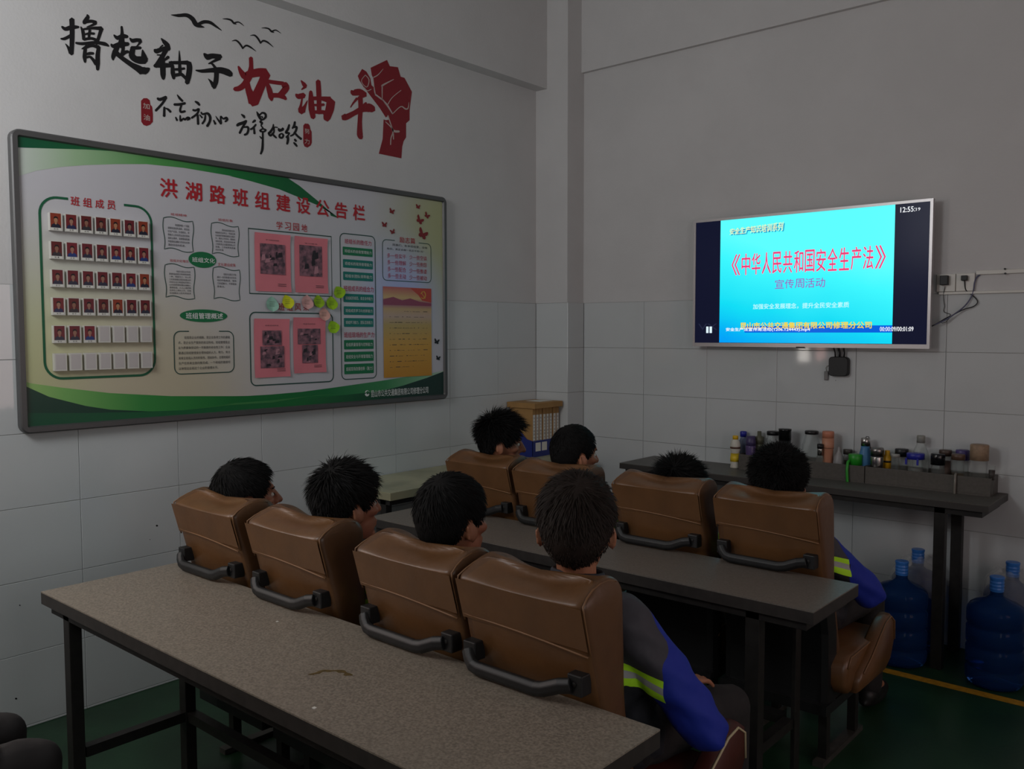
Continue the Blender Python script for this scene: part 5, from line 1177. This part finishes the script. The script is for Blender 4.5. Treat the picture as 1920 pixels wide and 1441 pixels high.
cup('cup', 'small yellow cup with a black band, behind the steel flask', 'cup', 1664, 844, 17, .10, [('body', lidmat((206,156,24)), [(0,.4),(.9,.4),(1,.7),(.9,.82),(.6,.86),(.6,1),(0,1)]), ('band', BLK, [(1.03,.62),(1.04,.66),(1.03,.68)]), ('base', BLK, [(0,0),(.9,0),(.92,.4),(0,.4)])])
jar('glass_jar', 'small glass with a pale lid, right of the yellow cup', 1679, 851, 18, .05, lidmat((150,150,144)), .10)
jar('glass_jar', 'glass jar with a wide black lid, behind the blue clip-lid box', 1691, 841, 27, .13, lidmat((20,26,30)), .22)
cup('glass_bottle', 'tall empty clear bottle with a narrow ridged neck, against the wall', 'bottle', 1727, 816, 34, .135, [('glass_body', GL, [(0,0),(1,0),(1,.55),(.92,.66),(.5,.82),(.46,.86)]), ('cap', mat('frosted_neck', (140,142,134), .4), [(.5,.85),(.5,.98),(.45,1),(0,1)])])
t, r, h = jar('clip_box', 'squat clear container with a blue clip lid, in the right tray', 1717, 849, 36, .045, BLUEL, .18, 1.0, .84, fill=(mat('cloudy_contents', (110,112,108), .6), .55), cat='container')
for s_ in (-.78, .5): MB().box(s_*r-.005, s_*r+.005, -r*.93-.004, -r*.93+.001, h*.66, h*.86).build('clip', BLUEL, t, bevel=.001)
jar('glass_jar', 'clear jar with a shiny black lid, right of the blue clip-lid box', 1759, 850, 29, .05, lidmat((12,13,17), .2), .32)
jar('tea_jar', 'tall jar with a brown lid and brown tea, behind the handled mug', 1773, 843, 26, .13, lidmat((74,58,50)), .16, fill=(mat('brown_tea', (80,54,40), .5), .7))
t, r, h = jar('glass_mug', 'glass mug of amber tea with a brown lid, its handle over the tray', 1797, 851, 28, .048, lidmat((88,66,52)), .15, fill=(mat('amber_tea', (66,50,22), .4), .48), cat='mug')
MB().tube([(0, -r*.9, h*.50), (0, -r-.016, h*.46), (0, -r-.020, h*.2), (0, -r-.020, h*-.2), (0, -r-.018, h*-.38)], .0058, 8).build('handle', mat('glass_handle', (120,116,108), .15), t, smooth=True)
jar('glass_jar', 'jar with a violet lid, behind the amber tea mug', 1805, 843, 28, .145, lidmat((74,62,120)), .26)
jar('storage_jar', 'large clear jar with a thick wooden lid at the tray end', 1837, 833, 38, .085, mat('pale_wood_lid', (160,134,108), .6, noise=.25, nscale=60), .33, 1.0, .94)
cup('tea_glass', 'tiny glass with dark liquid at the far right of the tray', 'glass', 1860, 873, 14, .06, [('glass_body', GL, [(0,0),(.8,0),(1,1)]), ('contents', lidmat((48,34,28)), [(0,.5),(.9,.5),(.95,.85),(0,.85)])])

# ================================================================== BINDERS IN THE CORNER
TZc = .804
rk = thing('file_rack', 'blue plastic file rack with white labels holding brown folders, in the corner', 'file rack', (.106, -.154, TZc+.0008), pi/2)
rx = (-.150, .146); ry = (-.115, .10)
MB().box(rx[0], rx[1], ry[0], ry[1], 0, .006).build('base', BLUEP, rk)
MB().box(rx[0], rx[1], ry[0], ry[0]+.004, .006, .105).build('front_panel', BLUEP, rk)
for xx in (rx[0], rx[1]-.004):
    uv = [(ry[0], .006), (ry[1], .006), (ry[1], .285), (ry[1]-.05, .285), (ry[1]-.075, .25), (ry[1]-.10, .17), (ry[0]+.05, .115), (ry[0], .105)]
    m = MB(); n = len(uv); vs = [(xx, a, b) for a, b in uv]+[(xx+.004, a, b) for a, b in uv]; m.add(vs, [tuple(range(n))[::-1], tuple(range(n, 2*n))]+[(i, (i+1) % n, (i+1) % n+n, i+n) for i in range(n)]); m.build('side_panel', BLUEP, rk)
MB().box(rx[0], rx[1], ry[1]-.004, ry[1], .006, .285).build('back_panel', BLUEP, rk)
for x0 in (-.120, -.055): MB().box(x0, x0+.052, ry[0]-.0012, ry[0]-.0002, .036, .092).build('label_card', PAPER, rk)
for i in range(8):
    x0 = -.154-.143+i*.0355; y0 = .106-ry[0]-.006-.002*(i % 3); h = .308-.0006*i
    f = thing('file_folder', 'brown folder, white spine label, %s from the left in the blue rack' % ['first','second','third','fourth','fifth','sixth','seventh','eighth'][i], 'folder', (y0, x0, TZc+.0075), pi/2, group='brown folders in the blue rack')
    MB().box(0, .031, 0, .195, 0, h).build('cover', KRAFT, f, bevel=.0015)
    MB().box(.004, .027, -.0008, -.0001, .02, h-.04).build('spine_label', PAPER, f)
    m = MB(); PP = Plane('y', 0)
    for k, ch in enumerate('安全生产管理台账档案'): text(m, PP, ch, .0085, .0225, h-.068-k*.021, h-.056-k*.021, .0010)
    m.build('spine_lettering', INK, f, kind='stuff')
tb = thing('folder_box', 'flat brown box lying on top of the upright folders', 'box', (.118, -.160, TZc+.3165))
MB().box(-.112, .125, -.150, .145, 0, .036).build('box_body', KRAFT, tb, bevel=.002); MB().box(-.06, .06, -.02, .12, .0362, .0368).build('top_label', PAPER, tb)
